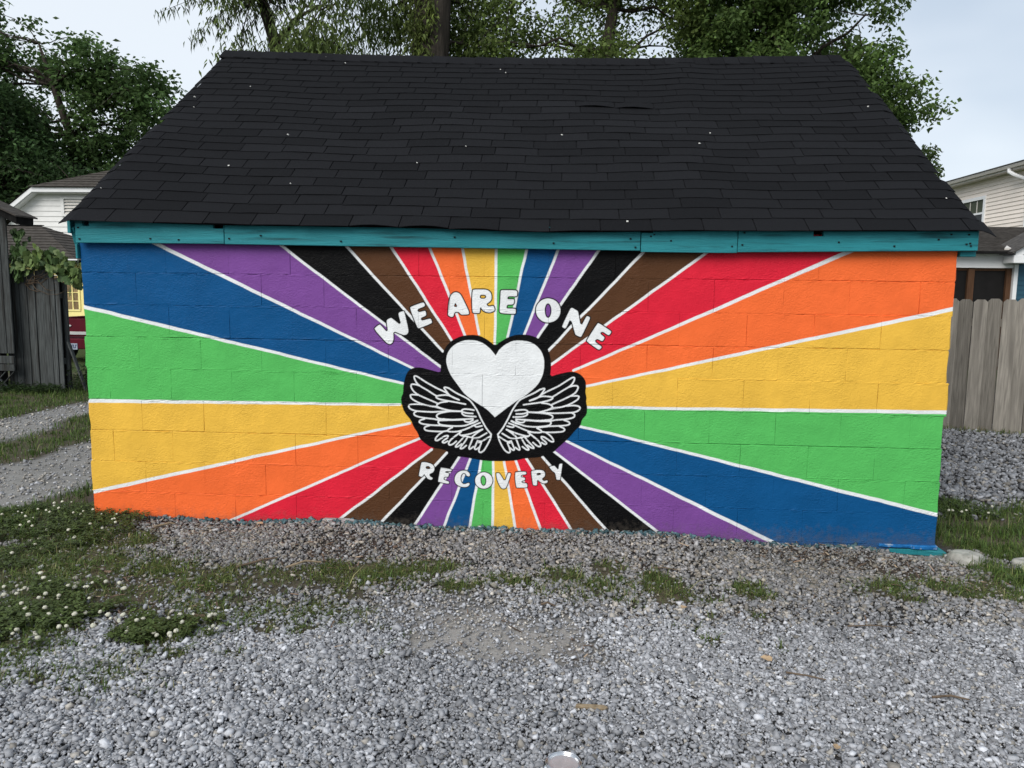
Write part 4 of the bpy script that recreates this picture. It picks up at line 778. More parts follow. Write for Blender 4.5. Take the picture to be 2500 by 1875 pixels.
def block_mesh(x0, x1, z0, z1, le, re):
    """one concrete block face: chamfered rim, slightly pillowed, uneven edge"""
    nx, nz = 15, 4
    cxm = [0, 0.005] + [0.005 + (x1 - x0 - 0.010) * i / (nx - 3) for i in range(1, nx - 3)] + [x1 - x0 - 0.005, x1 - x0]
    czm = [0, 0.004, 0.013, (z1 - z0) / 2, z1 - z0 - 0.013, z1 - z0 - 0.004, z1 - z0]
    nx, nz = len(cxm), len(czm)
    d = random.gauss(0, 0.0006); tx = random.gauss(0, 0.0010); tz = random.gauss(0, 0.0015)
    dv = [random.choice([0.0, 0.0001, 0.0002, 0.0004, 0.0009]) for _ in range(2)]; dh = [random.choice([0.0003, 0.0007, 0.0012, 0.0024]) for _ in range(2)]
    V = []
    lump = [random.random() < 0.55 for _ in range(2)]
    eg = {0: random.uniform(-.002, .0012), 1: random.uniform(-.002, .0012)}
    for j in range(nz):
        for i in range(nx):
            x, z = x0 + cxm[i], z0 + czm[j]
            rim = i in (0, nx - 1) or j in (0, nz - 1)
            y = d + tx * (cxm[i] - (x1 - x0) / 2) + tz * (czm[j] - (z1 - z0) / 2) + random.gauss(0, 0.0003)
            if rim:
                y += max([dv[0] if i == 0 else 0, dv[1] if i == nx - 1 else 0, dh[0] if j == 0 else 0, dh[1] if j == nz - 1 else 0]) * random.uniform(0.3, 1.5)
                if i == 0: x += random.gauss(0, 0.0008) + (random.gauss(0.0, 0.003) + 0.004 * (j in (0, nz - 1)) if le else 0)
                if i == nx - 1: x -= random.gauss(0, 0.0008) + (random.gauss(0.0, 0.003) + 0.004 * (j in (0, nz - 1)) if re else 0)
                if j == 0: z += random.gauss(0, 0.0010)
                if j == nz - 1: z -= random.gauss(0, 0.0010)
            if (j == 1 and lump[0] or j == nz - 2 and lump[1]) and 0 < i < nx - 1: y += random.gauss(-0.0006, 0.0011)
            if le and i == 0: y += 0.006
            if re and i == nx - 1: y += 0.006
            V.append((x, y, z))
    Fq = []
    for j in range(nz - 1):
        for i in range(nx - 1):
            a = j * nx + i
            Fq.append((a, a + 1, a + nx + 1, a + nx))
    rimv = [i for i in range(nx)] + [j * nx + nx - 1 for j in range(1, nz)] + [(nz - 1) * nx + i for i in range(nx - 2, -1, -1)] + [j * nx for j in range(nz - 2, 0, -1)]
    b0 = len(V)
    for r in rimv: V.append((V[r][0], 0.05, V[r][2]))
    k = len(rimv)
    for i in range(k):
        Fq.append((rimv[i], b0 + i, b0 + (i + 1) % k, rimv[(i + 1) % k]))
    me = bpy.data.meshes.new('concrete_block')
    me.from_pydata(V, [], Fq); me.update()
    me.materials.append(M['mural'])
    return me
H = 0.2032
HW = WALL_W / 2
for r in range(-1, 9):
    z0 = r * H + random.gauss(0, 0.0015); z1 = (r + 1) * H + random.gauss(0, 0.0015)
    if r == 8: z1 = 1.885
    xs = [HW]
    x = HW - (0.408 if r % 2 == 0 else 0.205)
    while x > -HW + 0.07:
        xs.append(x + random.gauss(0, 0.004)); x -= 0.4025
    xs.append(-HW); xs = xs[::-1]
    for i in range(len(xs) - 1):
        le, re = i == 0, i == len(xs) - 2
        g = 0.0004
        o = link_mesh('concrete_block', block_mesh(xs[i] + g + (random.gauss(0, .005) if le else 0), xs[i + 1] - g + (random.gauss(0, .005) if re else 0), z0 + g, z1 - g, le, re), wall)
# teal footing showing at the right corner, blue flaking paint over it
ft = MB()
ft.prism([(2.42, -0.012), (2.60, -0.008), (2.75, -0.055), (2.75, 0.19), (2.42, 0.19)], 2, -0.25, -0.022)
ft.build('footing', M['teal'], garage, bevel=0.006)
fl = MB()
fl.prism([(2.36, -0.008), (2.45, -0.020), (2.56, -0.016), (2.58, 0.03), (2.36, 0.03)], 2, -0.012, 0.006)
fl.prism([(2.55, -0.014), (2.63, -0.024), (2.71, -0.020), (2.715, 0.03), (2.55, 0.03)], 2, -0.020, 0.004)
fl.build('flaking_paint_edge', pmat('flaking_blue_paint', (0.012, 0.12, 0.33), 0.5, 0.2, 0.3, 30, bump=0.4, bscale=60, dark=(0.3, 0.36, 0.4), darkfac=(.6, .7), dscale=20), garage, bevel=0.003)
for sx_ in (-1, 1):
    a, b = sorted((sx_ * 2.690, sx_ * 2.500))
    MB().prism([(0.191, -0.35), (4.80, -0.35), (4.80, 1.90), (2.42, 3.50), (0.191, 1.97)], 0, a, b).build('side_wall', M['block_back'], garage)
MB().box((-2.5, 4.61, -0.35), (2.5, 4.80, 1.90)).build('back_wall', M['block_back'], garage)

# roof surface: eave and ridge lines sag and wander as they do in the real thing
EX = [-2.70, -1.71, -0.57, 0.20, 0.81, 1.38, 2.80]; EZ = [1.950, 1.927, 1.921, 1.899, 1.908, 1.915, 1.926]
RX = [-2.70, -1.94, -1.24, -0.30, 0.76, 1.40, 1.77, 2.40, 2.72]; RZ = [3.665, 3.642, 3.618, 3.596, 3.584, 3.584, 3.590, 3.598, 3.606]
EY, RY = -0.095, 2.40
def roof_pt(x, s, lift=0.0):
    xc = min(max(x, -2.72), 2.80)
    ze = np.interp(xc, EX, EZ); zr = np.interp(xc, RX, RZ)
    z = ze + s * (zr - ze)
    w = math.sin(min(max(s, 0), 1) * math.pi)
    z += 0.010 * math.sin(xc * 1.9 + 2.2 * s) * w + 0.016 * math.exp(-((xc - 1.15 - 0.25 * s) / 0.16) ** 2) * (0.25 + 0.75 * s) * (s < 0.97) + 0.006 * math.sin(xc * 5.1 + s * 9) * w
    if x > 2.755: z -= 0.9 * (x - 2.755) ** 1.35
    if x < -2.685: z -= 0.9 * (-2.685 - x) ** 1.35
    y = EY + s * (RY - EY)
    # lift is along the outward normal of a 34 degree slope
    return (x, y - lift * 0.565, z + lift * 0.825)
roof = MB()
nxr = 22
for i in range(nxr):
    xa, xb = -2.685 + 5.44 * i / nxr, -2.685 + 5.44 * (i + 1) / nxr
    for j in range(8):
        q = [roof_pt(xa, j / 8, -0.004), roof_pt(xb, j / 8, -0.004), roof_pt(xb, (j + 1) / 8, -0.004), roof_pt(xa, (j + 1) / 8, -0.004)]
        n0 = len(roof.v); roof.v += q; roof.f.append((n0, n0 + 1, n0 + 2, n0 + 3))
        q2 = [(p[0], p[1] + 0.0, p[2] - 0.006) for p in q]
        n0 = len(roof.v); roof.v += q2; roof.f.append((n0 + 3, n0 + 2, n0 + 1, n0))
n0 = len(roof.v)
roof.v += [(-2.70, 2.41, 3.60), (2.78, 2.41, 3.555), (2.78, 4.98, 1.86), (-2.70, 4.98, 1.86)]; roof.f.append((n0, n0 + 1, n0 + 2, n0 + 3))
roof = roof.build('roof', M['shingle'], garage)

NROW = 24
lifted = {(15, 11): 0.012, (15, 12): 0.014, (0, 6): 0.010, (0, 7): 0.012, (0, 8): 0.008}
def shingle_geo(mb, r, x0, x1, k):
    s0, s1 = r / NROW, min((r + 1.25) / NROW, 1.0)
    if r == 0: s0 -= 0.006
    n = 4; top, bot = [], []
    lf = lifted.get((r, k), 0) + abs(random.gauss(0, 0.0013))
    dl, dr = random.gauss(0, 0.0009), random.gauss(0, 0.0009)
    i0 = len(mb.v)
    for i in range(n + 1):
        x = x0 + (x1 - x0) * i / n
        w = math.sin(math.pi * i / n)
        sl = s0 + (dl * (1 - i / n) + dr * i / n) + random.gauss(0, 0.0004) + 0.0012 * math.sin(x * 3.1 + r * 1.7)
        mb.v += [roof_pt(x, sl, 0.0072 + lf * w), roof_pt(x, sl, 0.0030 + lf * w), roof_pt(x + random.gauss(0, 0.0008), s1, 0.0022)]
    for i in range(n):
        a = i0 + 3 * i
        mb.f += [(a, a + 3, a + 5, a + 2), (a + 1, a + 4, a + 3, a)]
    mb.f += [(i0, i0 + 2, i0 + 1), (i0 + 3 * n, i0 + 3 * n + 1, i0 + 3 * n + 2)]
field = MB()
nparts = 0
XL, XR = -2.735, 2.805
for r in range(NROW):
    x = XL - (0.02 if r % 2 == 0 else 0.155) - 0.05 * (r % 3)
    k = 0
    while x < XR - 0.02:
        xa = max(x, XL - (0.03 if r == 0 else random.uniform(0, 0.012))); xb = min(x + 0.303, XR + (0.045 if r == 0 else random.uniform(-0.008, 0.022)))
        if xb - xa > 0.05:
            if nparts < 299:
                sm = MB(); shingle_geo(sm, r, xa + 0.003, xb - 0.003, k); sm.build('shingle', M['shingle'], roof); nparts += 1
            else:
                shingle_geo(field, r, xa + 0.003, xb - 0.003, k)
        x += 0.303; k += 1
field.build('shingle_courses', M['shingle'], roof, kind='stuff')
x = -2.74; k = 0
while x < 2.74:
    e = min(x + 0.155, 2.745)
    cp = MB(); i0 = 0
    hb = random.gauss(0, 0.002)
    for (xx, lf) in ((x, 0.020 + hb), (e, 0.013 + hb)):
        zr = float(np.interp(xx, RX, RZ))
        for (dy, dz) in ((-0.135, -0.092), (-0.07, -0.044), (-0.012, -0.002), (0.012, -0.002), (0.07, -0.044), (0.135, -0.092)):
            cp.v.append((xx, RY + dy, zr + dz + lf))
        for (dy, dz) in ((-0.135, -0.098), (0.135, -0.098)):
            cp.v.append((xx, RY + dy, zr + dz + lf - 0.004))
    for i in range(5): cp.f.append((i, i + 8, i + 9, i + 1))
    cp.f += [(6, 14, 8, 0), (5, 13, 15, 7), (0, 1, 2, 3, 4, 5, 7, 6), (8, 14, 15, 13, 12, 11, 10, 9)]
    cp.build('ridge_shingle', M['shingle'], roof)
    x += 0.128; k += 1

# fascia: four boards with notches cut in the top edge
def fascia(xa, xb, zb, zt, y, notches):
    top = [(xb, zt[1])]
    for (na, nb, dz) in sorted(notches, reverse=True):
        za = zt[0] + (zt[1] - zt[0]) * ((na + nb) / 2 - xa) / (xb - xa)
        top += [(nb, za), (nb, za - dz), (na, za - dz), (na, za)]
    top += [(xa, zt[0])]
    poly = [(xa, zb[0]), (xb, zb[1])] + top
    o = MB().prism(poly, 1, y, y + 0.032).build('fascia_board', M['teal'], garage, bevel=0.0025)
    return o
fascia(-2.682, -1.7335, (1.807, 1.808), (1.958, 1.940), -0.060, [(-2.634, -2.592, 0.046), (-1.800, -1.737, 0.040)])
fascia(-1.7305, 0.8195, (1.806, 1.790), (1.940, 1.922), -0.058, [])
fascia(0.8240, 1.3905, (1.783, 1.782), (1.922, 1.925), -0.062, [(0.826, 0.894, 0.026)])
fascia(1.3945, 2.778, (1.786, 1.808), (1.925, 1.936), -0.060, [(1.832, 1.889, 0.044)])
# nail heads
nl = MB()
for (x, z) in [(-2.66, 1.90), (-2.655, 1.83), (-2.2, 1.835), (-2.02, 1.83), (-1.70, 1.84), (-1.5, 1.86), (-1.0, 1.83), (-.3, 1.86), (.3, 1.83), (.76, 1.86), (.79, 1.81), (.90, 1.885), (.88, 1.875), (1.0, 1.85), (1.36, 1.82), (1.42, 1.83), (1.43, 1.90), (1.98, 1.85), (2.3, 1.83), (2.55, 1.87), (2.62, 1.90), (2.72, 1.90), (2.73, 1.85), (2.735, 1.835), (2.71, 1.845)]:
    nl.box((x - 0.005, -0.0655, z - 0.004), (x + 0.005, -0.05, z + 0.004))
nl.build('nail_heads', M['void'], garage, kind='stuff')
MB().box((-2.60, -0.027, 1.86), (2.70, 0.0, 1.885)).build('soffit', M['void'], garage)
# barge boards on the two gable ends
MB().prism([(-0.02, 1.90), (0.05, 1.72), (0.10, 1.72), (0.08, 1.96), (2.40, 3.555), (2.40, 3.44), (0.2, 1.90)][:4] , 0, -2.742, -2.716).build('barge_board_end', M['teal'], garage, bevel=0.002)
MB().box((-2.752, -0.03, 1.868), (-2.730, 0.02, 1.950)).build('barge_board_end', M['teal'], garage, bevel=0.002)
MB().box((-2.713, -0.02, 1.71), (-2.700, 0.03, 1.80)).build('barge_board_end', M['teal'], garage, bevel=0.002)
for xx in (-2.722, 2.712):
    MB().prism([(0.03, 1.83), (0.03, 1.955), (2.40, 3.575), (4.85, 1.88), (4.85, 1.77), (2.40, 3.45)], 0, xx - 0.011 if xx < 0 else xx, xx + 0.011 if xx < 0 else xx + 0.03).build('barge_board', M['teal'], garage)
MB().box((2.70, -0.02, 1.775), (2.79, 0.03, 1.806)).build('barge_board_end', M['teal'], garage, bevel=0.002)
# a flat grey slab half buried at the wall foot
slab = MB().prism([(-1.16, -0.055), (-0.98, -0.075), (-0.93, -0.02), (-1.0, -0.006), (-1.15, -0.008)], 2, 0.02, 0.072).build('stone_slab', M['concrete'], bevel=0.012)
tag(slab, 'flat grey stone slab half buried against the brown ray at the wall foot', 'stone slab')
# ------------------------------------------------------------------ left background
def plank(name, x0, x1, z0, z1, y0, y1, mat, parent, lean=0.0, top=None):
    d = random.gauss(0, 0.006)
    poly = [(x0, z0), (x1, z0), (x1 + lean, z1 + random.gauss(0, 0.01)), (x0 + lean, z1 + random.gauss(0, 0.01))] if top is None else top
    return MB().prism(poly, 1, y0 + d, y1 + d).build(name, mat, parent, bevel=0.003)

shed = empty('wooden_shed', (-8.2, 6.0, 0), 'tall weathered plank shed with dark eave and lattice base at the left edge', 'shed')
xs = [-9.0, -8.86, -8.72, -8.585, -8.45, -8.31, -8.17, -8.03, -7.895, -7.76, -7.625, -7.50, -7.395]
for a, b in zip(xs[:-1], xs[1:]):
    plank('plank', a + 0.004, b - 0.004, 0.56, 2.62, 5.74, 5.765, M['old_wood'], shed)
for z0, z1 in ((0.31, 0.405), (0.415, 0.525)):
    MB().box((-9.0, 5.735, z0), (-7.40, 5.76, z1)).build('plank', M['old_wood'], shed, bevel=0.003)
MB().box((-9.0, 5.775, -0.1), (-7.62, 5.90, 2.55)).build('shed_body', M['void'], shed)
for k in range(-6, 8):
    for sgn in (-1, 1):
        c = -8.2 + k * 0.125
        p, q = (c - 0.16 * sgn, 5.75 + 0.006 * sgn, -0.03), (c + 0.16 * sgn, 5.75 + 0.006 * sgn, 0.30)
        if min(p[0], q[0]) > -9.0 and max(p[0], q[0]) < -7.395:
            MB().bar(p, q, 0.008, 0.036, up=(0, 1, 0)).build('lattice_slat', M['old_wood'], shed)
MB().prism([(-9.4, 3.50), (-7.40, 2.62), (-7.128, 2.475), (-7.135, 2.365), (-7.40, 2.50), (-9.4, 3.39)], 1, 5.60, 5.95).build('roof', M['void'], shed)
MB().prism([(-9.4, 3.52), (-7.10, 2.485), (-7.10, 2.465), (-9.4, 3.50)], 1, 5.55, 6.0).build('roof_sheet', M['old_roof'], shed)

fence = empty('board_fence', (-7.1, 5.93, 0), 'dark weathered board fence with vine on top beside the drive', 'fence')
xs = [-7.62, -7.50, -7.385, -7.27, -7.155, -7.04, -6.935, -6.855, -6.785]
hs = [1.76, 1.76, 1.75, 1.76, 1.74, 1.75, 1.71, 1.64]
for i, (a, b) in enumerate(zip(xs[:-1], xs[1:])):
    plank('plank', a + 0.005, b - 0.004, -0.03, hs[i], 5.915, 5.937, M['old_wood'], fence)
for z in (0.4, 1.35):
    MB().box((-7.39, 5.94, z), (-6.79, 5.985, z + 0.09)).build('rail', M['old_wood'], fence)
MB().box((-7.62, 5.990, -0.05), (-6.80, 6.005, 1.62)).build('gap_shade_sheet', M['void'], fence)  # added near-black sheet: shade between the planks is put into its colour
MB().box((-6.82, 6.006, -0.1), (-6.765, 6.07, 1.58)).build('post', M['old_wood'], fence, bevel=0.004)
lb = MB().bar((-6.47, 5.95, -0.03), (-6.73, 5.97, 0.72), 0.02, 0.055, up=(0, 1, 0)).build('leaning_slat', M['old_wood'])
tag(lb, 'thin grey slat leaning against the end of the dark board fence', 'wood slat')

# vine over the fence: each large leaf is a part
def vine_leaf():
    pts = [(0, 0, 0), (.32, -.10, .03), (.52, .22, .06), (.36, .42, .02), (.40, .72, .05), (0, 1.05, -.06), (-.40, .72, .05), (-.36, .42, .02), (-.52, .22, .06), (-.32, -.10, .03), (0, .45, -.02)]
    me = bpy.data.meshes.new('leaf')
    me.from_pydata(pts, [], [(10, i, i % 9 + 1) if i else (10, 9, 0) for i in range(0, 10)] + [(10, 0, 1)])
    me.update()
    return me
vine = empty('vine', (-7.0, 5.9, 1.6), 'leafy green vine draped over the top of the dark board fence', 'vine')
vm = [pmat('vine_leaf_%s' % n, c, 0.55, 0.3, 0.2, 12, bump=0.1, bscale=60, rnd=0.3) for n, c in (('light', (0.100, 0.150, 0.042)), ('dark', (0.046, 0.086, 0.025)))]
lms = []
for mm in vm:
    me = vine_leaf(); me.materials.append(mm); lms.append(me)
off = wloc(vine)
for k in range(290):
    t = random.random()
    if k < 215:
        x = -7.30 + 0.88 * t
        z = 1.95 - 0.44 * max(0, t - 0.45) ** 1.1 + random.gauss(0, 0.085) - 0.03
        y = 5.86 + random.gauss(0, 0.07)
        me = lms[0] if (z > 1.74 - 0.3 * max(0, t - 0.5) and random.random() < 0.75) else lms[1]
    else:
        x = -7.33 + random.gauss(0, 0.045); z = random.uniform(1.62, 2.32); y = 5.84 + random.gauss(0, 0.03); me = lms[1]
    o = bpy.data.objects.new('leaf', me); COL.objects.link(o); o.parent = vine
    o.location = Vector((x, y, z)) - off
    s = random.uniform(0.07, 0.125) * (0.75 if k >= 215 else 1)
    o.scale = (s, s, s)
    o.rotation_euler = (random.uniform(-2.2, -1.0) + 3.14 * 0, random.uniform(-0.5, 0.5), random.uniform(-1.2, 1.2))
st = MB()
for k in range(9):
    x = -7.33 + random.uniform(0, .1); p = [(x, 5.90, 1.55)]
    for j in range(5): p.append((p[-1][0] + random.uniform(0.03, 0.16), 5.89 + random.gauss(0, .03), p[-1][2] + random.gauss(0.03, .06)))
    st.tube(p, [0.006, .005, .005, .004, .003, .002], 5)
st.build('stem', M['twig'], vine)

# maroon pickup, tail towards us
tk = empty('pickup_truck', (-11.85, 16.3, -0.40), 'maroon pickup truck seen from behind between fence and painted wall', 'pickup truck')
X0, ZG = -11.85, -0.40
body = MB()
body.box((X0 - 0.93, 14.06, ZG + 0.42), (X0 - 0.86, 16.2, ZG + 1.10)); body.box((X0 + 0.86, 14.06, ZG + 0.42), (X0 + 0.93, 16.2, ZG + 1.10))
body.box((X0 - 0.86, 14.1, ZG + 0.55), (X0 + 0.86, 16.2, ZG + 0.62))
body.prism([(16.2, ZG + 0.40), (18.9, ZG + 0.40), (18.95, ZG + 1.0), (17.9, ZG + 1.08), (17.5, ZG + 1.62), (16.4, ZG + 1.66), (16.2, ZG + 1.08)], 0, X0 - 0.90, X0 + 0.90)
body.build('body', M['maroon'], tk, bevel=0.02)
tg = MB().box((X0 - 0.76, 14.0, ZG + 0.66), (X0 + 0.76, 14.05, ZG + 1.10)).build('tailgate', M['maroon'], tk, bevel=0.015)
MB().prism([(X0 - 0.21, ZG + 0.915), (X0 - 0.17, ZG + 0.945), (X0 - 0.08, ZG + 0.95), (X0 - 0.04, ZG + 0.925), (X0 - 0.08, ZG + 0.90), (X0 - 0.17, ZG + 0.895)], 1, 13.975, 14.0).build('handle', M['chrome'], tg)
MB().box((X0 - 0.76, 13.985, ZG + 0.70), (X0 + 0.76, 14.0, ZG + 0.775)).build('chrome_strip', M['chrome'], tg)
MB().box((X0 - 0.84, 13.88, ZG + 0.34), (X0 + 0.84, 14.02, ZG + 0.60)).build('bumper', M['maroon'], tk, bevel=0.02)
lp = MB().box((X0 - 0.155, 13.865, ZG + 0.33), (X0 + 0.155, 13.878, ZG + 0.485)).build('number_plate', M['plate'], tk)
ink = MB()
for i, (dx, w) in enumerate([(-.125, .05), (-.065, .045), (-.012, .015), (.015, .03), (.052, .045), (.102, .04)]):
    ink.box((X0 + dx, 13.860, ZG + 0.365), (X0 + dx + w * .35, 13.864, ZG + 0.455)); ink.box((X0 + dx + w * .35, 13.860, ZG + 0.365 + .07 * (i % 2)), (X0 + dx + w, 13.864, ZG + 0.385 + .07 * (i % 2)))
ink.build('plate_characters', M['plate_ink'], lp)
for s in (-1, 1):
    MB().box((X0 + s * 0.85 - 0.08, 13.98, ZG + 0.68), (X0 + s * 0.85 + 0.08, 14.07, ZG + 1.06)).build('tail_light', M['tail_red'], tk, bevel=0.01)
    for yy in (14.9, 18.1):
        w = MB()
        for q, rr in ((0, 0.36), (1, 0.36)): pass
        n = 18
        ring = [(yy + 0.36 * math.cos(2 * math.pi * i / n), ZG + 0.36 + 0.36 * math.sin(2 * math.pi * i / n)) for i in range(n)]
        wh = MB().prism(ring, 0, X0 + s * 0.80 - 0.11, X0 + s * 0.80 + 0.11).build('wheel', M['rubber'], tk)
        hub = [(yy + 0.2 * math.cos(2 * math.pi * i / n), ZG + 0.36 + 0.2 * math.sin(2 * math.pi * i / n)) for i in range(n)]
        MB().prism(hub, 0, X0 + s * 0.80 + s * 0.112 - 0.004, X0 + s * 0.80 + s * 0.112 + 0.004).build('rim', M['chrome'], wh)
MB().prism([(X0 - 0.72, ZG + 1.16), (X0 + 0.72, ZG + 1.16), (X0 + 0.66, ZG + 1.56), (X0 - 0.66, ZG + 1.56)], 1, 16.19, 16.26).build('rear_window', M['glass_dark'], tk)

# yellow house with a dark hipped roof
yh = empty('yellow_house', (-17.5, 20.0, -0.45), 'yellow house with multi pane window under a dark hipped roof behind the truck', 'house')
def wallslab(x0, x1, z0, z1, hx0, hx1, hz0, hz1, y0, y1, name, mat, parent):
    mb = MB()
    mb.box((x0, y0, z0), (hx0, y1, z1)); mb.box((hx1, y0, z0), (x1, y1, z1))
    mb.box((hx0, y0 + .001, z0), (hx1, y1 - .001, hz0)); mb.box((hx0, y0 + .001, hz1), (hx1, y1 - .001, z1))
    return mb.build(name, mat, parent)
wallslab(-20.5, -15.0, -0.5, 2.25, -17.15, -15.50, 0.73, 1.86, 20.0, 20.2, 'wall', M['yellow'], yh)
MB().box((-20.5, 20.2, -0.5), (-20.3, 24.0, 2.25)).build('wall', M['yellow'], yh)
MB().box((-15.2, 20.2, -0.5), (-15.0, 24.0, 2.25)).build('wall', M['yellow'], yh)
win = MB()
win.box((-17.19, 19.975, 0.68), (-15.46, 20.0, 0.73)); win.box((-17.19, 19.975, 1.86), (-15.46, 20.0, 1.91))
win.box((-15.51, 19.97, 0.73), (-15.45, 20.0, 1.86)); win.box((-17.2, 19.97, 0.73), (-17.14, 20.0, 1.86))
win = win.build('window', M['yellow'], yh)
for i in range(7):
    xa = -17.14 + i * 0.2328
    if i: MB().box((xa - 0.017, 20.03, 0.73), (xa + 0.017, 20.06, 1.86)).build('muntin', M['yellow'], win)
    for j in range(4):
        MB().box((xa + 0.017, 20.05, 0.74 + j * 0.281), (xa + 0.2158, 20.055, 0.74 + j * 0.281 + 0.262)).build('pane', M['curtain'], win)
for j in range(1, 4):
    MB().box((-17.14, 20.028, 0.73 + j * 0.281 - 0.012), (-15.51, 20.058, 0.73 + j * 0.281 + 0.012)).build('muntin', M['yellow'], win)
def stepped(name, e0, e1, r0, r1, n, th, mat, parent):
    """roof slope of n overlapping courses between eave e0-e1 and ridge r0-r1"""
    e0, e1, r0, r1 = map(Vector, (e0, e1, r0, r1)); mb = MB()
    nrm = (e1 - e0).cross(r0 - e0)
    if nrm.length < 1e-6: nrm = (e1 - e0).cross(r1 - e0)
    nrm.normalize()
    if nrm.z < 0: nrm = -nrm
    for k in range(n):
        a, b = k / n, min(1, (k + 1.05) / n)
        p = [e0.lerp(r0, a) + nrm * th, e1.lerp(r1, a) + nrm * th, e1.lerp(r1, b), e0.lerp(r0, b), e0.lerp(r0, a), e1.lerp(r1, a)]
        i = len(mb.v); mb.v += [tuple(q) for q in p]
        mb.f += [(i, i + 1, i + 2, i + 3), (i + 4, i + 5, i + 1, i)]
    return mb.build(name, mat, parent)
rf = stepped('roof', (-20.9, 19.45, 2.33), (-15.15, 19.45, 2.33), (-20.9, 22.2, 3.62), (-18.15, 22.2, 3.62), 12, 0.025, M['old_roof'], yh)
stepped('hip_slope', (-15.15, 19.45, 2.33), (-15.15, 24.9, 2.33), (-18.15, 22.2, 3.62), (-18.151, 22.2, 3.62), 12, 0.02, M['old_roof'], rf)
stepped('back_slope', (-15.15, 24.9, 2.33), (-20.9, 24.9, 2.33), (-18.15, 22.2, 3.62), (-20.9, 22.2, 3.62), 12, 0.02, M['old_roof'], rf)
MB().box((-20.9, 19.5, 2.20), (-15.2, 19.56, 2.33)).build('eave_board', M['void'], yh)
MB().box((-16.0, 19.40, 2.33), (-15.1, 19.47, 2.37)).build('gutter', M['white_trim'], yh)
MB().bar((-21.0, 22.2, 3.64), (-18.1, 22.2, 3.64), 0.16, 0.03).build('ridge_cap', M['void'], rf)

# white gabled house with a clipped (jerkinhead) gable
wh_ = empty('white_house', (-19.6, 28.0, -0.45), 'white sided house with clipped gable and louvred vent behind the yellow house', 'house')
XC = -19.6
def half_w(z):  # half width of the gable wall at height z
    return 3.76 - (z - 4.60) / 0.74 if z > 4.60 else 4.2
MB().prism([(XC - 4.2, -0.5), (XC + 4.2, -0.5), (XC + 4.2, 4.0), (XC + 2.3, 5.60), (XC - 2.3, 5.60), (XC - 4.2, 4.0)], 1, 28.03, 38.0).build('wall', M['white_siding'], wh_)
z = 1.6; k = 0
while z < 5.5:
    z1 = z + 0.222
    w0, w1 = min(3.9, half_w(z) - 0.05), min(3.9, half_w(min(z1, 5.6)) - 0.05)
    mb = MB(); i = 0
    segs = [(-w0, w0, -w1, w1)]
    if z1 > 4.50 and z < 5.30: segs = [(-w0, -1.58, -w1, -1.58), (1.58, w0, 1.58, w1)]
    for (a, b, c, d) in segs:
        mb = MB(); i = 0
        mb.v += [(XC + a, 27.985, z), (XC + b, 27.985, z), (XC + d, 28.012, z1 + 0.01), (XC + c, 28.012, z1 + 0.01), (XC + a, 28.03, z), (XC + b, 28.03, z)]
        mb.f += [(i, i + 1, i + 2, i + 3), (i + 4, i + 5, i + 1, i)]
        mb.build('siding_board', M['white_siding'], wh_)
    z = z1; k += 1
vt = MB()
vt.box((XC - 1.58, 27.95, 4.48), (XC + 1.58, 28.0, 4.575)); vt.box((XC - 1.58, 27.95, 5.225), (XC + 1.58, 28.0, 5.30))
vt.box((XC - 1.58, 27.95, 4.575), (XC - 1.44, 28.0, 5.225)); vt.box((XC + 1.44, 27.95, 4.575), (XC + 1.58, 28.0, 5.225))
vt = vt.build('vent', M['white_siding'], wh_)
MB().box((XC - 1.44, 28.035, 4.57), (XC + 1.44, 28.045, 5.23)).build('vent_back', M['black'], vt)
for k in range(5):
    zz = 4.585 + k * 0.130
    i = MB(); i.v += [(XC - 1.44, 27.965, zz), (XC + 1.44, 27.965, zz), (XC + 1.44, 27.99, zz + 0.062), (XC - 1.44, 27.99, zz + 0.062)]
    i.f.append((0, 1, 2, 3)); i.build('louver', M['gutter'], vt)
wr = MB()
SL = 0.74
for s in (-1, 1):
    p = [(XC + s * 2.58, 5.66), (XC + s * 4.9, 5.66 - 2.32 * SL), (XC + s * 4.9, 5.66 - 2.32 * SL - .2), (XC + s * 2.58, 5.46)]
    if s > 0: p = p[::-1]
    MB().prism(p, 1, 27.55, 27.62).build('rake_board', M['white_trim'], wh_)
    MB().prism([(XC + s * 2.58, 5.45), (XC + s * 4.9, 5.45 - 2.32 * SL), (XC + s * 4.9, 5.43 - 2.32 * SL), (XC + s * 2.58, 5.43)], 1, 27.62, 28.0).build('rake_soffit', M['white_trim'], wh_)
MB().box((XC - 2.58, 27.55, 5.47), (XC + 2.58, 27.62, 5.665)).build('eave_board', M['white_trim'], wh_)
MB().box((XC - 2.58, 27.62, 5.44), (XC + 2.58, 28.0, 5.46)).build('eave_soffit', M['white_trim'], wh_)
rfw = MB()
R0 = (XC, 29.6, 7.57 - 0.35 - 0.4); E = 0.04
rdz = 6.62
rfw.v += [(XC - 2.62, 27.5, 5.68), (XC + 2.62, 27.5, 5.68), (XC, 29.2, rdz), (XC, 38.5, rdz), (XC - 5.0, 27.5, 5.68 - 2.38 * SL), (XC - 5.0, 38.5, 5.68 - 2.38 * SL), (XC + 5.0, 27.5, 5.68 - 2.38 * SL), (XC + 5.0, 38.5, 5.68 - 2.38 * SL)]
rfw.f += [(4, 0, 2, 3, 5), (1, 6, 7, 3, 2)]
rfw = rfw.build('roof', M['old_roof'], wh_)
stepped('clipped_gable_slope', (XC - 2.66, 27.45, 5.67), (XC + 2.66, 27.45, 5.67), (XC - 0.001, 29.2, rdz), (XC, 29.2, rdz), 7, 0.03, M['old_roof'], rfw)
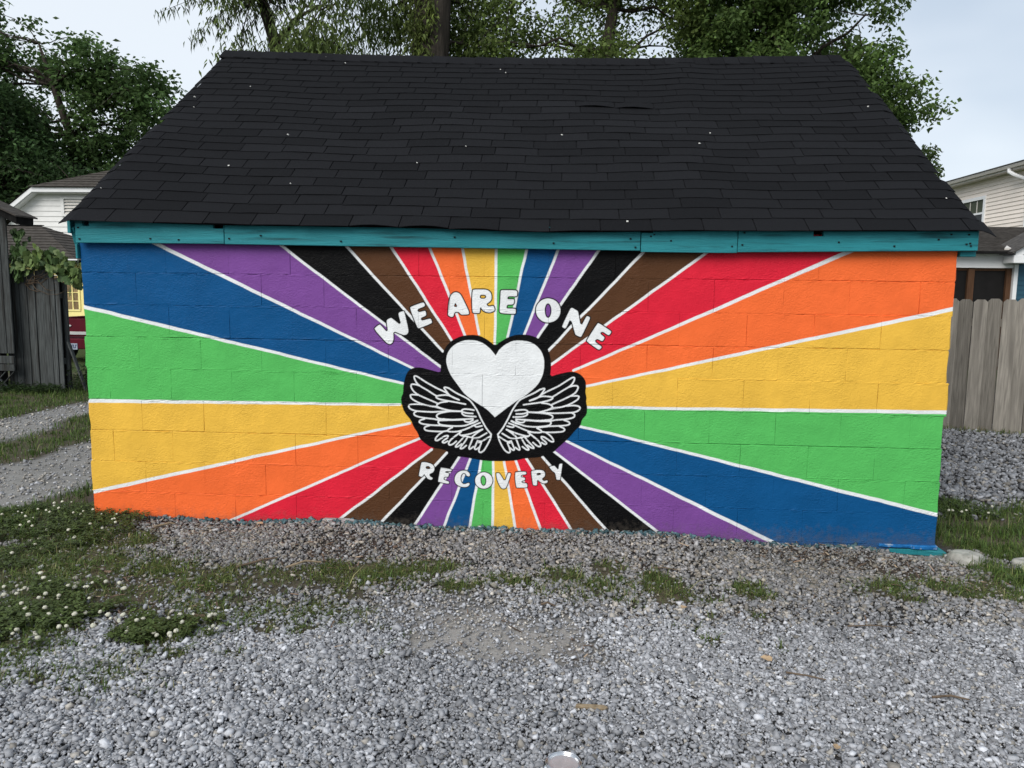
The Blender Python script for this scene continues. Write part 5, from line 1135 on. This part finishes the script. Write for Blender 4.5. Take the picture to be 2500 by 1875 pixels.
cb_ = MB().tube([(-21.35, 27.93, 3.20), (-21.25, 27.92, 3.36), (-21.15, 27.92, 3.22), (-21.05, 27.92, 3.34), (-20.98, 27.93, 3.3)], 0.014, 5).build('cable_bracket', M['void'], wh_)

# ------------------------------------------------------------------ right background
pf = empty('picket_fence', (5.5, 4.1, 0), 'grey dog eared picket fence at the right behind the gravel yard', 'fence')
ang = math.atan2(-0.22, 0.71)
ux, uy = math.cos(ang), math.sin(ang)
P0 = Vector((4.89, 4.30, 0))
def on_fence(s, off=0.0): return (P0.x + ux * s - uy * -off * 0 + uy * off * -1, P0.y + uy * s + ux * off)
for k in range(-9, 26):
    s0 = k * 0.1435; w = 0.1425
    h = 1.515 + random.gauss(0, 0.008); c = 0.032; w = 0.1405 + random.gauss(0, 0.001)
    prof = [(0, -0.02), (w, -0.02), (w, h - c), (w - c, h), (c, h), (0, h - c)]
    ll = random.gauss(0, 0.0012); d = random.gauss(0, 0.006)
    mb = MB(); n = len(prof)
    for t in (0, 0.017):
        for (a, z) in prof:
            s = s0 + a + ll * z
            mb.v.append((P0.x + ux * s - uy * (t + d), P0.y + uy * s + ux * (t + d), z))
    mb.f = [tuple(range(n)), tuple(range(2 * n - 1, n - 1, -1))] + [(j, n + j, n + (j + 1) % n, (j + 1) % n) for j in range(n)]
    mb.build('picket', M['grey_wood'], pf)
for z in (0.3, 0.8, 1.25):
    a, b = (P0.x + ux * -1.3 - uy * 0.045, P0.y + uy * -1.3 + ux * 0.045, z), (P0.x + ux * 3.7 - uy * 0.045, P0.y + uy * 3.7 + ux * 0.045, z)
    MB().bar(a, b, 0.04, 0.085).build('rail', M['grey_wood'], pf)
for s in (-1.2, 1.2, 3.6):
    x, y = P0.x + ux * s - uy * 0.11, P0.y + uy * s + ux * 0.11
    MB().box((x - 0.045, y - 0.045, -0.1), (x + 0.045, y + 0.045, 1.45)).build('post', M['grey_wood'], pf)

bh = empty('blue_house', (11.5, 12.0, 0), 'dark blue sided house with white trim and dark screened porch behind the fence', 'house')
def courses(name, lo, hi, z0, z1, exp, axis, at, out, mat, parent, gable=None):
    """clapboards: axis 0 = boards run along x on plane y=at facing -y; axis 1 = along y on plane x=at facing -x"""
    z = z0
    while z < z1 - 0.01:
        t = min(z + exp, z1); a, b = lo, hi
        a2 = a
        if gable: a, a2 = max(lo, gable(z)), max(lo, gable(t))
        if a >= hi: break
        mb = MB()
        if axis == 0:
            mb.v = [(a, at - out, z), (b, at - out, z), (b, at - 0.004, t + 0.006), (a2, at - 0.004, t + 0.006), (a, at, z), (b, at, z)]
        else:
            mb.v = [(at - out, b, z), (at - out, a, z), (at - 0.004, a2, t + 0.006), (at - 0.004, b, t + 0.006), (at, b, z), (at, a, z)]
        mb.f = [(0, 1, 2, 3), (4, 5, 1, 0)]
        mb.build(name, mat, parent)
        z = t
GS = 0.60
gl = lambda z: 9.816 if z < 2.20 else 9.816 + (z - 2.20) / GS
MB().prism([(9.818, 0), (15.5, 0), (15.5, 2.2), (12.7, 3.85), (9.818, 2.2)], 1, 11.905, 12.4).build('wall', M['blue_siding'], bh)
courses('siding_board', 9.816, 15.4, 0.9, 3.7, 0.098, 0, 11.90, 0.018, M['blue_siding'], bh, gable=gl)
MB().box((9.735, 11.86, 0), (9.815, 12.0, 2.21)).build('corner_board', M['white_trim'], bh)
MB().prism([(9.53, 2.30), (12.75, 2.30 + 3.22 * GS), (12.75, 2.45 + 3.22 * GS), (9.53, 2.45)], 1, 11.50, 11.56).build('rake_board', M['white_trim'], bh)
MB().prism([(9.57, 2.26), (12.75, 2.26 + 3.18 * GS), (12.75, 2.29 + 3.18 * GS), (9.57, 2.29)], 1, 11.56, 11.90).build('rake_soffit', M['white_trim'], bh)
MB().box((9.50, 11.49, 2.215), (9.93, 11.88, 2.375)).build('eave_return', M['white_trim'], bh, bevel=0.01)
grf = MB()
grf.v += [(9.42, 11.42, 2.43), (12.78, 11.42, 2.43 + 3.36 * GS), (12.78, 12.5, 2.43 + 3.36 * GS), (9.42, 12.5, 2.43), (16.1, 11.42, 2.43), (16.1, 12.5, 2.43)]
grf.v += [(p[0], p[1], p[2] - 0.03) for p in grf.v[:6]]
grf.f += [(0, 1, 2, 3), (1, 4, 5, 2), (9, 8, 7, 6), (8, 11, 10, 7), (0, 6, 7, 1), (1, 7, 10, 4)]
grf.build('roof', M['far_roof'], bh)
pr = stepped('porch_roof', (5.2, 11.62, 2.455), (9.62, 11.62, 2.455), (5.2, 16.2, 3.32), (15.5, 16.2, 3.32), 26, 0.030, M['far_roof'], bh)
MB().prism([(9.30, 11.86, ), (9.42, 11.80), (9.95, 12.9), (9.84, 12.98)], 2, 2.56, 2.70).build('flashing', M['white_trim'], pr) if False else None
vf = MB()
vf.v = [(9.44, 11.75, 2.525), (9.60, 11.75, 2.525), (10.60, 13.1, 2.79), (10.42, 13.25, 2.82), (9.44, 11.75, 2.49), (9.60, 11.75, 2.49)]
vf.f = [(0, 1, 2, 3), (4, 5, 1, 0)]
vf.build('flashing', M['gutter'], pr)
MB().box((5.2, 11.60, 2.40), (9.5, 11.66, 2.455)).build('drip_edge', M['void'], bh)
MB().box((5.2, 11.90, 2.185), (9.734, 12.0, 2.44)).build('frieze_board', M['white_trim'], bh)
MB().box((5.2, 11.885, 2.13), (9.734, 12.0, 2.182)).build('frieze_trim', M['white_trim'], bh)
MB().box((5.2, 11.66, 2.43), (9.5, 11.9, 2.45)).build('porch_soffit', M['white_trim'], bh)
for (a, b) in ((5.3, 5.42), (7.2, 7.32), (8.855, 8.985), (9.63, 9.732)):
    MB().box((a, 11.93, 0), (b, 12.05, 2.128)).build('post', M['stained'], bh)
for (a, b) in ((5.42, 7.2), (7.32, 8.855), (8.985, 9.63)):
    MB().box((a, 11.99, 0.0), (b, 12.0, 2.128)).build('screen_panel', M['black'], bh)  # opaque near-black: the dim porch interior is painted into the screen colour
    MB().box((a, 11.96, 2.075), (b, 12.01, 2.126)).build('screen_rail', M['stained'], bh)
MB().box((5.2, 12.06, 0), (9.80, 15.9, 2.1)).build('porch_room', M['black'], bh)  # solid block, interior shade put into its colour

bg = empty('beige_house', (19.0, 22.0, 0), 'two storey beige vinyl sided house with gutter at the far right', 'house')
MB().box((16.0, 14.0, 0), (24.0, 34.0, 5.9)).build('wall', M['beige'], bg)
# clapboards, split round the window
BW = (25.17, 26.62, 3.90, 5.10)
z = 3.1
while z < 5.84:
    t = min(z + 0.142, 5.86)
    for (a, b) in ([(14.0, BW[0] - 0.10), (BW[1] + 0.10, 34.0)] if (t > BW[2] - 0.06 and z < BW[3] + 0.08) else [(14.0, 34.0)]):
        mb = MB(); mb.v = [(15.965, b, z), (15.965, a, z), (15.992, a, t + .004), (15.992, b, t + .004), (16.0, b, z), (16.0, a, z)]
        mb.f = [(0, 1, 2, 3), (4, 5, 1, 0)]; mb.build('siding_board', M['beige'], bg)
    z = t
wf = MB()
wf.box((15.93, BW[0] - 0.13, BW[2] - 0.12), (15.998, BW[0], BW[3] + 0.12)); wf.box((15.93, BW[1], BW[2] - 0.12), (15.998, BW[1] + 0.13, BW[3] + 0.12))
wf.box((15.931, BW[0], BW[3]), (15.998, BW[1], BW[3] + 0.119)); wf.box((15.931, BW[0], BW[2] - 0.119), (15.998, BW[1], BW[2]))
wf = wf.build('window', M['white_trim'], bg)
zm = 4.60; wdt = (BW[1] - BW[0]) / 3
MB().box((15.955, BW[0], zm - 0.035), (15.997, BW[1], zm + 0.035)).build('meeting_rail', M['white_trim'], wf)
for i in range(3):
    MB().box((15.985, BW[0] + i * wdt + 0.02, zm + 0.035), (15.990, BW[0] + (i + 1) * wdt - 0.02, BW[3])).build('pane', M['glass_blind'], wf)
    if i: MB().box((15.970, BW[0] + i * wdt - 0.02, zm + 0.036), (15.996, BW[0] + i * wdt + 0.02, BW[3])).build('muntin', M['gutter'], wf)
MB().box((15.985, BW[0], BW[2]), (15.990, BW[1], zm - 0.035)).build('pane', M['glass_dark'], wf)
MB().box((15.60, 13.8, 5.80), (16.0, 34.3, 5.83)).build('soffit', M['gutter'], bg)
MB().box((15.585, 13.8, 5.79), (15.62, 34.3, 5.95)).build('eave_board', M['gutter'], bg)
gt_ = MB().prism([(15.47, 5.97), (15.47, 5.93), (15.50, 5.855), (15.585, 5.855), (15.585, 5.97)], 1, 13.8, 34.3).build('gutter', M['gutter'], bg)
MB().tube([(15.52, 22.9, 5.84), (15.52, 22.9, 5.74), (15.62, 22.75, 5.62), (15.85, 22.5, 5.46), (15.92, 22.4, 5.3), (15.92, 22.4, 0.1)], 0.065, 8).build('downpipe', M['white_trim'], bg)
rb = MB(); rb.v = [(15.44, 13.7, 5.965), (15.44, 34.4, 5.965), (20.2, 34.4, 6.9), (20.2, 13.7, 6.9), (24.6, 34.4, 5.9), (24.6, 13.7, 5.9), (15.44, 13.7, 5.995), (15.44, 34.4, 5.995), (20.2, 34.4, 6.93), (20.2, 13.7, 6.93)]
rb.f = [(6, 9, 8, 7), (0, 6, 7, 1), (0, 3, 9, 6), (3, 5, 4, 2)]
rb.build('roof', M['far_roof'], bg)
# ------------------------------------------------------------------ trees
def inside(poly, P):
    I = np.zeros(len(P), bool); n = len(poly)
    for i in range(n):
        p, q = poly[i], poly[(i + 1) % n]
        c = (p[1] > P[:, 1]) != (q[1] > P[:, 1])
        if p[1] != q[1]: I ^= c & (P[:, 0] < (q[0] - p[0]) * (P[:, 1] - p[1]) / (q[1] - p[1]) + p[0])
    return I
def clump_centres(poly, y0, dy, n, holes, nscale, seed):
    p = np.array(poly); lo, hi = p.min(0), p.max(0); out = []
    rng = np.random.default_rng(seed)
    got = 0
    while got < n:
        c = np.c_[rng.uniform(lo[0], hi[0], n * 3), rng.uniform(lo[1], hi[1], n * 3)]
        c = c[inside(poly, c)]
        q = np.c_[c[:, 0], y0 + rng.uniform(-dy, dy, len(c)), c[:, 1]]
        nz = fnoise(q[:, [0, 2, 1]] * np.array([1, 1, 0.35]) * nscale, seed, 3)
        q = q[nz > holes]
        out.append(q); got += len(q)
    return np.concatenate(out)[:n]
def leaves(name, parent, centres, per, sig, length, width, base, droop, seed, fold=0.25, hue=0.3, poly=None, pad=0.0):
    rng = np.random.default_rng(seed)
    n = len(centres) * per
    C = np.repeat(centres, per, 0)
    cl = np.repeat(np.exp(rng.normal(0, 0.20, len(centres))), per)
    off = np.clip(rng.normal(0, 1, (n, 3)), -2.1, 2.1) * np.array(sig)
    P = C + off
    if poly is not None:
        k = inside(poly, P[:, [0, 2]]) | (rng.random(n) < pad)
        P, off, cl = P[k], off[k], cl[k]; n = len(P)
    a = rng.uniform(0, 2 * np.pi, n)
    d = np.c_[np.cos(a), np.sin(a), -droop + rng.normal(0, 0.35, n)] + off * 0.6
    d /= np.linalg.norm(d, axis=1)[:, None]
    r = rng.normal(0, 1, (n, 3)); s = np.cross(d, r); s /= np.linalg.norm(s, axis=1)[:, None]
    nn = np.cross(s, d)
    L = (length * np.exp(rng.normal(0, 0.25, n)))[:, None]; W = (width * np.exp(rng.normal(0, 0.22, n)))[:, None]
    tip = P + d * L - np.array((0, 0, 1.0)) * L * droop * 0.25
    m = P + d * L * 0.42
    V = np.stack([P, m + s * W * 0.5 + nn * W * fold, tip, m - s * W * 0.5 + nn * W * fold], 1)
    b = np.arange(n)[:, None] * 4
    F = np.stack([b + [0, 1, 2], b + [0, 2, 3]], 1).reshape(-1, 3)
    v = (cl * np.exp(rng.normal(0, hue, n)))[:, None]
    t = rng.random(n)[:, None]
    col = v * (np.array(base) * (1 - t * 0.4) + np.array((base[0] * 0.75, base[1] * 0.92, base[2] * 1.25)) * t * 0.4)
    return bulk(name, V.reshape(-1, 3), F, M['leaf'], parent, col=np.repeat(np.clip(col, 0, 0.5), 4, 0), kind='stuff')
def limb_path(p, q, k=4, wob=0.12):
    p, q = np.array(p, float), np.array(q, float); L = np.linalg.norm(q - p); out = []
    for i in range(k + 1):
        t = i / k; c = p + (q - p) * t
        c[2] += math.sin(t * math.pi) * L * 0.08
        if 0 < i < k: c = c + RNG.normal(0, wob * L * 0.3, 3)
        out.append(tuple(c))
    return out
def tree(name, label, trunk, rad, polys, base_y, dy, ncl, per, sig, ll, lw, base, droop, holes, nscale, seed, group=None, limbs=30, cat='tree', r0=0.05, pad=0.15, twigs=3):
    t = empty(name, trunk[0], label, cat, group)
    MB().tube(trunk, rad, 12).build('trunk', M['bark'], t, smooth=True)
    cs = np.concatenate([clump_centres(p, base_y, dy, int(ncl * f), holes, nscale, seed + i) for i, (p, f) in enumerate(polys)])
    br = MB(); tp = np.array(trunk)
    pick = RNG.choice(len(cs), min(limbs, len(cs)), replace=False)
    for c in cs[pick]:
        d = np.linalg.norm(tp - c, axis=1) + np.where(tp[:, 2] > c[2] + 0.3, 3, 0)
        j = int(np.argmin(d)); st = tp[j]
        pa = limb_path(st, c, 5)
        rr = min(r0, rad[j] * 0.6)
        br.tube(pa, [rr, rr * .8, rr * .62, rr * .45, rr * .3, rr * .15], 6, cap=False)
        for _ in range(twigs):
            k = random.randint(2, 5); e = cs[random.randrange(len(cs))]
            dv = e - np.array(pa[k]); l = np.linalg.norm(dv)
            e = np.array(pa[k]) + dv / max(l, 1e-6) * min(l, sum(sig) * 1.6)
            br.tube(limb_path(pa[k], e, 3), [rr * .28, rr * .2, rr * .14, rr * .07], 5, cap=False)
    br.build('branches', M['bark'], t, smooth=True, kind='stuff')
    leaves('crown', t, cs, per, sig, ll, lw, base, droop, seed + 50, poly=None)
    return t
R1=[(2.55,5.1),(2.49,6.43),(2.66,7.46),(3.77,9.08),(4.99,8.5),(5.73,7.17),(5.80,6.4),(5.75,6.01),(5.86,5.8),(5.62,5.65),(5.62,5.57),(5.85,5.49),(5.9,5.29),(6.04,5.16),(5.80,5.06),(6.02,4.99),(6.12,4.83),(6.35,4.81),(6.44,4.66),(6.58,4.43),(6.37,4.35),(6.23,4.23),(6.08,4.09),(5.91,4.23),(5.72,4.3),(5.23,4.5),(4.4,4.7)]
R1=[(x - 0.30 * min(1, max(0, (x - 5.0) / 0.8)), z) for x, z in R1]
R2=[(6.8,4.12),(6.95,4.19),(7.10,4.08),(7.08,3.96),(7.22,3.85),(7.14,3.70),(7.04,3.66),(6.81,3.75)]
MID=[(-1.45,4.9),(-1.42,6.26),(-1.03,6.85),(-0.22,8.08),(1.13,8.57),(2.38,7.72),(2.77,6.43),(2.89,4.9)]
THICK=[(-3.25,4.66),(-3.24,6.12),(-3.02,7.35),(-2.1,7.93),(-1.26,7.32),(-1.0,6.1),(-1.12,5.36),(-1.45,4.66)]
LEFTW=[(-4.70,4.54),(-4.72,5.59),(-4.90,5.9),(-4.81,6.56),(-3.9,7.25),(-2.96,6.83),(-2.78,5.94),(-2.91,5.46),(-3.11,4.53)]
LMASS=[(-32.84,5.14),(-31.95,15.62),(-28.91,16.18),(-27.9,15.0),(-26.9,15.0),(-26.7,14.4),(-26.5,13.7),(-25.74,14.1),(-24.78,14.2),(-24.13,13.7),(-23.43,13.8),(-22.9,13.0),(-22.27,13.1),(-21.8,12.9),(-21.3,12.4),(-20.3,12.4),(-19.9,11.8),(-19.7,11.3),(-19.99,10.9),(-19.4,10.5),(-19.1,10.1),(-19.3,9.07),(-20.5,7.26),(-21.84,6.03),(-24.05,5.2)]
LDARK=[(-30.34,4.09),(-29.68,11.6),(-25.95,10.9),(-24.8,10.3),(-24.3,8.9),(-23.7,7.4),(-22.4,7.0),(-21.4,6.2),(-20.94,5.3),(-23.81,4.14)]

# walnut-like tree leaning left, long drooping leaflets
lt = tree('walnut_tree', 'leaning tree with drooping narrow leaves behind the left roof end', [(-3.7, 8.4, -0.1), (-3.9, 8.3, 2.5), (-4.18, 8.0, 4.9), (-4.32, 8.0, 5.5), (-4.50, 8.0, 6.1), (-4.75, 8.0, 7.2)], [0.17, 0.14, 0.105, 0.095, 0.085, 0.05],
     [(LEFTW, 1.0)], 7.55, 0.7, 220, 95, (0.20, 0.20, 0.20), 0.100, 0.027, (0.125, 0.165, 0.048), 1.1, 0.40, 1.5, 101, limbs=26, group='trees behind the garage')
# its thin hanging sprays over the open sky at the left
sp = MB(); tips = []
for pts in ([(-4.4, 7.6, 6.0), (-4.9, 7.4, 5.97), (-5.3, 7.2, 5.86), (-5.72, 7.0, 5.60)], [(-4.4, 7.6, 6.1), (-4.8, 7.3, 5.75), (-5.05, 7.1, 5.45), (-5.20, 7.0, 5.22)], [(-4.45, 7.6, 6.0), (-4.7, 7.2, 5.6), (-4.85, 7.1, 5.30)], [(-4.4, 7.6, 5.8), (-4.5, 7.3, 5.45), (-4.58, 7.1, 5.22)], [(-4.6, 7.5, 6.3), (-5.1, 7.2, 6.1), (-5.5, 7.1, 5.95)]):
    sp.tube(pts, [0.008, 0.006, 0.004, 0.002][:len(pts)], 5, cap=False)
    for a, b in zip(pts[:-1], pts[1:]):
        for t in np.linspace(0.15, 1, 5): tips.append(np.array(a) + (np.array(b) - np.array(a)) * t)
sp.build('hanging_twigs', M['bark'], lt)
leaves('hanging_leaves', lt, np.array(tips), 9, (0.05, 0.05, 0.045), 0.085, 0.022, (0.07, 0.095, 0.034), 1.6, 140)

tree('walnut_tree', 'thick dark trunk with drooping leaves behind the middle of the ridge', [(-1.70, 8.2, -0.1), (-1.74, 8.1, 2.5), (-1.78, 8.0, 4.6), (-1.78, 8.0, 5.3), (-1.74, 8.0, 6.0), (-1.68, 8.0, 7.4)], [0.46, 0.38, 0.315, 0.30, 0.29, 0.24],
     [(THICK, 1.0)], 8.75, 0.45, 110, 80, (0.16, 0.16, 0.16), 0.100, 0.026, (0.125, 0.168, 0.046), 1.2, 0.50, 1.6, 201, limbs=24, group='trees behind the garage')
# ivy hugging the thick trunk's left flank
iv = empty('ivy', (-1.95, 7.75, 4.6), 'green climbing leaves on the left side of the thick trunk', 'ivy')
leaves('foliage', iv, np.c_[RNG.uniform(-2.08, -1.72, 70), RNG.uniform(7.66, 7.74, 70), RNG.uniform(4.5, 6.6, 70)], 26, (0.06, 0.03, 0.09), 0.075, 0.030, (0.110, 0.140, 0.036), 1.0, 240)

tree('maple_tree', 'forked tree with small round leaves behind the centre right of the ridge', [(1.05, 9.2, -0.1), (1.06, 9.1, 2.5), (1.07, 9.0, 4.9), (1.08, 9.0, 5.6), (1.18, 9.0, 6.3), (1.35, 9.0, 7.6)], [0.20, 0.165, 0.125, 0.115, 0.09, 0.05],
     [(MID, 1.0)], 9.1, 0.9, 330, 80, (0.17, 0.17, 0.15), 0.070, 0.048, (0.120, 0.165, 0.042), 0.5, 0.475, 1.5, 301, limbs=34, group='trees behind the garage', r0=0.035)
tree('maple_tree', 'dense bushy green tree rising behind the right roof end', [(4.3, 9.8, -0.1), (4.3, 9.6, 2.0), (4.25, 9.4, 3.6), (4.2, 9.2, 5.2), (4.1, 9.2, 6.8), (4.0, 9.2, 8.0)], [0.24, 0.20, 0.17, 0.12, 0.08, 0.04],
     [(R1, 1.0)], 9.1, 1.15, 760, 95, (0.125, 0.14, 0.10), 0.080, 0.048, (0.098, 0.155, 0.040), 0.5, 0.36, 1.3, 401, limbs=60, group='trees behind the garage')
tree('sapling', 'small leafy sapling top showing above the right roof slope', [(7.0, 10.2, -0.1), (7.0, 10.1, 2.0), (6.98, 10.0, 3.6)], [0.04, 0.03, 0.012],
     [(R2, 1.0)], 10, 0.25, 26, 34, (0.07, 0.08, 0.07), 0.070, 0.042, (0.09, 0.13, 0.04), 0.5, 0.2, 2.0, 501, limbs=12, r0=0.012)
tree('oak_tree', 'tall airy tree with sky gaps behind the white house', [(-24.8, 34.5, -0.5), (-24.6, 34.2, 3.5), (-24.2, 34, 6.5), (-24.4, 34, 9.0), (-25.2, 34, 11.5), (-25.8, 34, 13.5)], [0.42, 0.36, 0.28, 0.22, 0.14, 0.05],
     [(LMASS, 1.0)], 34.5, 1.5, 680, 60, (0.36, 0.40, 0.25), 0.26, 0.15, (0.076, 0.128, 0.038), 0.4, 0.435, 0.60, 604, limbs=70, r0=0.075, group='trees beyond the houses')
tree('oak_tree', 'dark dense tree at the far left edge before the airy one', [(-27.0, 31.5, -0.5), (-26.9, 31.3, 3.0), (-26.8, 31, 6.0), (-26.6, 31, 9.5)], [0.34, 0.28, 0.2, 0.08],
     [(LDARK, 1.0)], 31.3, 1.5, 400, 60, (0.42, 0.4, 0.30), 0.22, 0.13, (0.040, 0.074, 0.024), 0.4, 0.30, 0.5, 701, limbs=40, r0=0.1, group='trees beyond the houses')

# weeds by the fence end
wd = empty('weed_clump', (-6.5, 6.1, 0), 'tangle of weeds and small shoots at the end of the dark fence', 'weeds')
leaves('foliage', wd, np.c_[RNG.uniform(-6.75, -6.1, 60), RNG.uniform(5.9, 7.0, 60), RNG.uniform(0.02, 0.45, 60) * RNG.random(60)], 40, (0.07, 0.09, 0.07), 0.07, 0.02, (0.045, 0.070, 0.022), 0.1, 801)
wd2 = empty('weed_clump', (-7.0, 5.75, 0), 'low dark weeds along the foot of the board fence', 'weeds')
leaves('foliage', wd2, np.c_[RNG.uniform(-7.6, -6.7, 60), RNG.uniform(5.6, 5.85, 60), RNG.uniform(0.0, 0.10, 60)], 24, (0.05, 0.04, 0.03), 0.06, 0.014, (0.030, 0.052, 0.016), 0.0, 802)

# ------------------------------------------------------------------ small things on the ground and roof
def rock(name, x, y, r, zs, label, seed, mat=None):
    v, f = ico(); rg = np.random.default_rng(seed)
    mb = MB(); mids = {}
    V = [tuple(p) for p in v]; Fc = [tuple(q) for q in f]
    for _ in range(2):
        mids = {}; nf = []
        def mid(a, b):
            k = (min(a, b), max(a, b))
            if k not in mids:
                p = (np.array(V[a]) + np.array(V[b])) / 2; p /= np.linalg.norm(p); V.append(tuple(p)); mids[k] = len(V) - 1
            return mids[k]
        for (a, b, c) in Fc:
            ab, bc, ca = mid(a, b), mid(b, c), mid(c, a)
            nf += [(a, ab, ca), (b, bc, ab), (c, ca, bc), (ab, bc, ca)]
        Fc = nf
    A = np.array(V); nz = fnoise(A * 1.3 + seed, seed, 3)
    A = A * (0.72 + 0.6 * nz)[:, None]
    A[:, 2] = np.clip(A[:, 2], -0.5, 0.62)
    A = A * np.array(r) + np.array((x, y, float(ground_z(x, y)) + zs))
    o = bulk(name, A, np.array(Fc), mat or M['rock'], smooth=False)
    return tag(o, label, 'rock')
rock('rock', 2.765, -0.235, (0.112, 0.080, 0.082), 0.012, 'large pale rock in the grass beside the right wall corner', 3)
rock('rock', 3.10, -0.29, (0.10, 0.06, 0.05), 0.012, 'flat pale rock at the right edge of the grass', 8)
rock('rock', 3.06, -0.62, (0.10, 0.08, 0.03), 0.006, 'low grey rock in the gravel at the right edge', 12)
def twig(pts, r, label, mat='twig', cat='twig'):
    p = [(x, y, float(ground_z(x, y)) + z) for (x, y, z) in pts]
    o = MB().tube(p, [r, r * .9, r * .6][:len(p)] if len(p) <= 3 else r, 6).build('twig', M[mat])
    return tag(o, label, cat)
twig([(1.28, -1.77, .022), (1.35, -1.80, .026), (1.42, -1.825, .022)], 0.004, 'thin forked twig on the gravel right of centre')
twig([(1.70, -1.285, .022), (1.81, -1.28, .024), (1.92, -1.29, .02)], 0.003, 'straight thin dark twig lying on the right gravel')
twig([(0.28, -1.175, .02), (0.31, -1.165, .028), (0.345, -1.18, .02)], 0.006, 'short black curved stick at the edge of the dusty patch')
twig([(0.88, -0.63, .022), (0.95, -0.625, .024), (1.02, -0.64, .02)], 0.004, 'dark stick between the gravel and the purple ray')
twig([(1.78, -1.925, .02), (1.85, -1.92, .026), (1.91, -1.935, .02)], 0.005, 'brown bent twig in the lower right gravel')
twig([(-1.12, -0.80, .03), (-1.03, -0.74, .045), (-0.95, -0.72, .03)], 0.007, 'pale stick lying across the grass strip', 'pale_wood')
twig([(-1.40, -0.80, .025), (-1.28, -0.70, .03), (-1.22, -0.66, .025)], 0.007, 'grey stick half hidden in the grass strip')
twig([(-2.16, -0.24, .02), (-2.09, -0.18, .028), (-2.06, -0.17, .02)], 0.007, 'pale wood splinter in the brown soil by the orange ray', 'pale_wood')
wc = MB().prism([(0.425, -2.085), (0.535, -2.10), (0.545, -2.085), (0.53, -2.072), (0.43, -2.070)], 2, float(ground_z(.48, -2.09)) + .012, float(ground_z(.48, -2.09)) + .024).build('wood_chip', M['pale_wood'], bevel=0.002)
tag(wc, 'long brown wood chip lying on the foreground gravel', 'wood chip')
def dleaf(x, y, s, rz, label):
    me = vine_leaf(); me.name = 'dry_leaf'; me.materials.append(M['dry_leaf'])
    o = bpy.data.objects.new('dry_leaf', me); COL.objects.link(o)
    o.location = (x, y, float(ground_z(x, y)) + 0.024); o.scale = (s, s, s * 1.4); o.rotation_euler = (0.12, -0.1, rz)
    return tag(o, label, 'dry leaf')
dleaf(1.25, -1.66, 0.042, 1.2, 'tan dry leaf on the gravel right of the dusty patch')
dleaf(1.30, -2.295, 0.024, 0.3, 'tiny orange leaf on the gravel near the bottom edge')
dleaf(-1.52, -0.02 - 0.09, 0.036, 2.0, 'curled pale leaf at the foot of the red ray')
dleaf(0.98, -1.12, 0.032, 2.6, 'pale shredded leaf beside the right hand weeds')

# flecks on the roof
fm = bpy.data.meshes.new('fleck')
fv, ff = cube8(); fm.from_pydata([tuple(p) for p in fv], [], [tuple(int(i) for i in t) for t in ff]); fm.update(); fm.materials.append(M['petal'])
for (x, s) in [(-2.24, 0.725), (-1.78, 0.972), (-1.58, 0.929), (-1.67, 0.424), (-1.44, 0.171), (-1.94, 0.252), (-2.62, 0.643), (-2.55, 0.576), (-2.66, 0.123), (-0.2, 0.897), (-0.15, 0.87), (-0.34, 0.37), (1.41, 0.462), (1.31, 0.397), (0.74, 0.027), (2.65, 0.608), (2.70, 0.121), (0.34, 0.445), (-0.65, 0.286)]:
    o = bpy.data.objects.new('fleck', fm); COL.objects.link(o)
    o.location = roof_pt(x, s, 0.014); k = random.uniform(0.0038, 0.0075)
    o.scale = (k * 1.3, k, k * 0.5); o.rotation_euler = (0.6, 0, random.uniform(0, 3))
    tag(o, 'tiny white fleck lying on the black roof shingles', 'fleck', 'white flecks scattered over the roof')

# paint can, closed lid, cut by the bottom of the picture
CX, CY = 0.376, -2.572
cz = float(ground_z(CX, CY)) + 0.006
can = empty('paint_can', (CX, CY, cz), 'small closed paint can with shiny metal lid standing on the gravel', 'paint can')
o = MB().lathe([(0.0, 0), (0.0525, 0), (0.0540, 0.003), (0.0525, 0.006), (0.0520, 0.008), (0.0520, 0.108)], (CX, CY, cz), 48).build('can_body', M['paper'], can, smooth=True)
MB().lathe([(0.0521, 0.106), (0.0545, 0.108), (0.0555, 0.1110), (0.0550, 0.1140), (0.0535, 0.1152), (0.0520, 0.1140), (0.0512, 0.1100)], (CX, CY, cz), 48).build('can_rim', M['tin'], can, smooth=True)
MB().lathe([(0.0510, 0.1105), (0.0505, 0.1135), (0.0490, 0.1145), (0.0475, 0.1135), (0.0466, 0.1085), (0.0452, 0.1065)], (CX, CY, cz), 48).build('lid_ring', M['tin'], can, smooth=True)
MB().lathe([(0.0455, 0.1068), (0.0440, 0.1066), (0.02, 0.1072), (0.0, 0.1074)], (CX, CY, cz), 48).build('lid', M['lid'], can, smooth=True)
for s in (-1, 1):
    MB().tube([(CX + s * 0.052, CY, cz + 0.092), (CX + s * 0.058, CY, cz + 0.092)], [0.010, 0.007], 12).build('handle_ear', M['tin'], can)
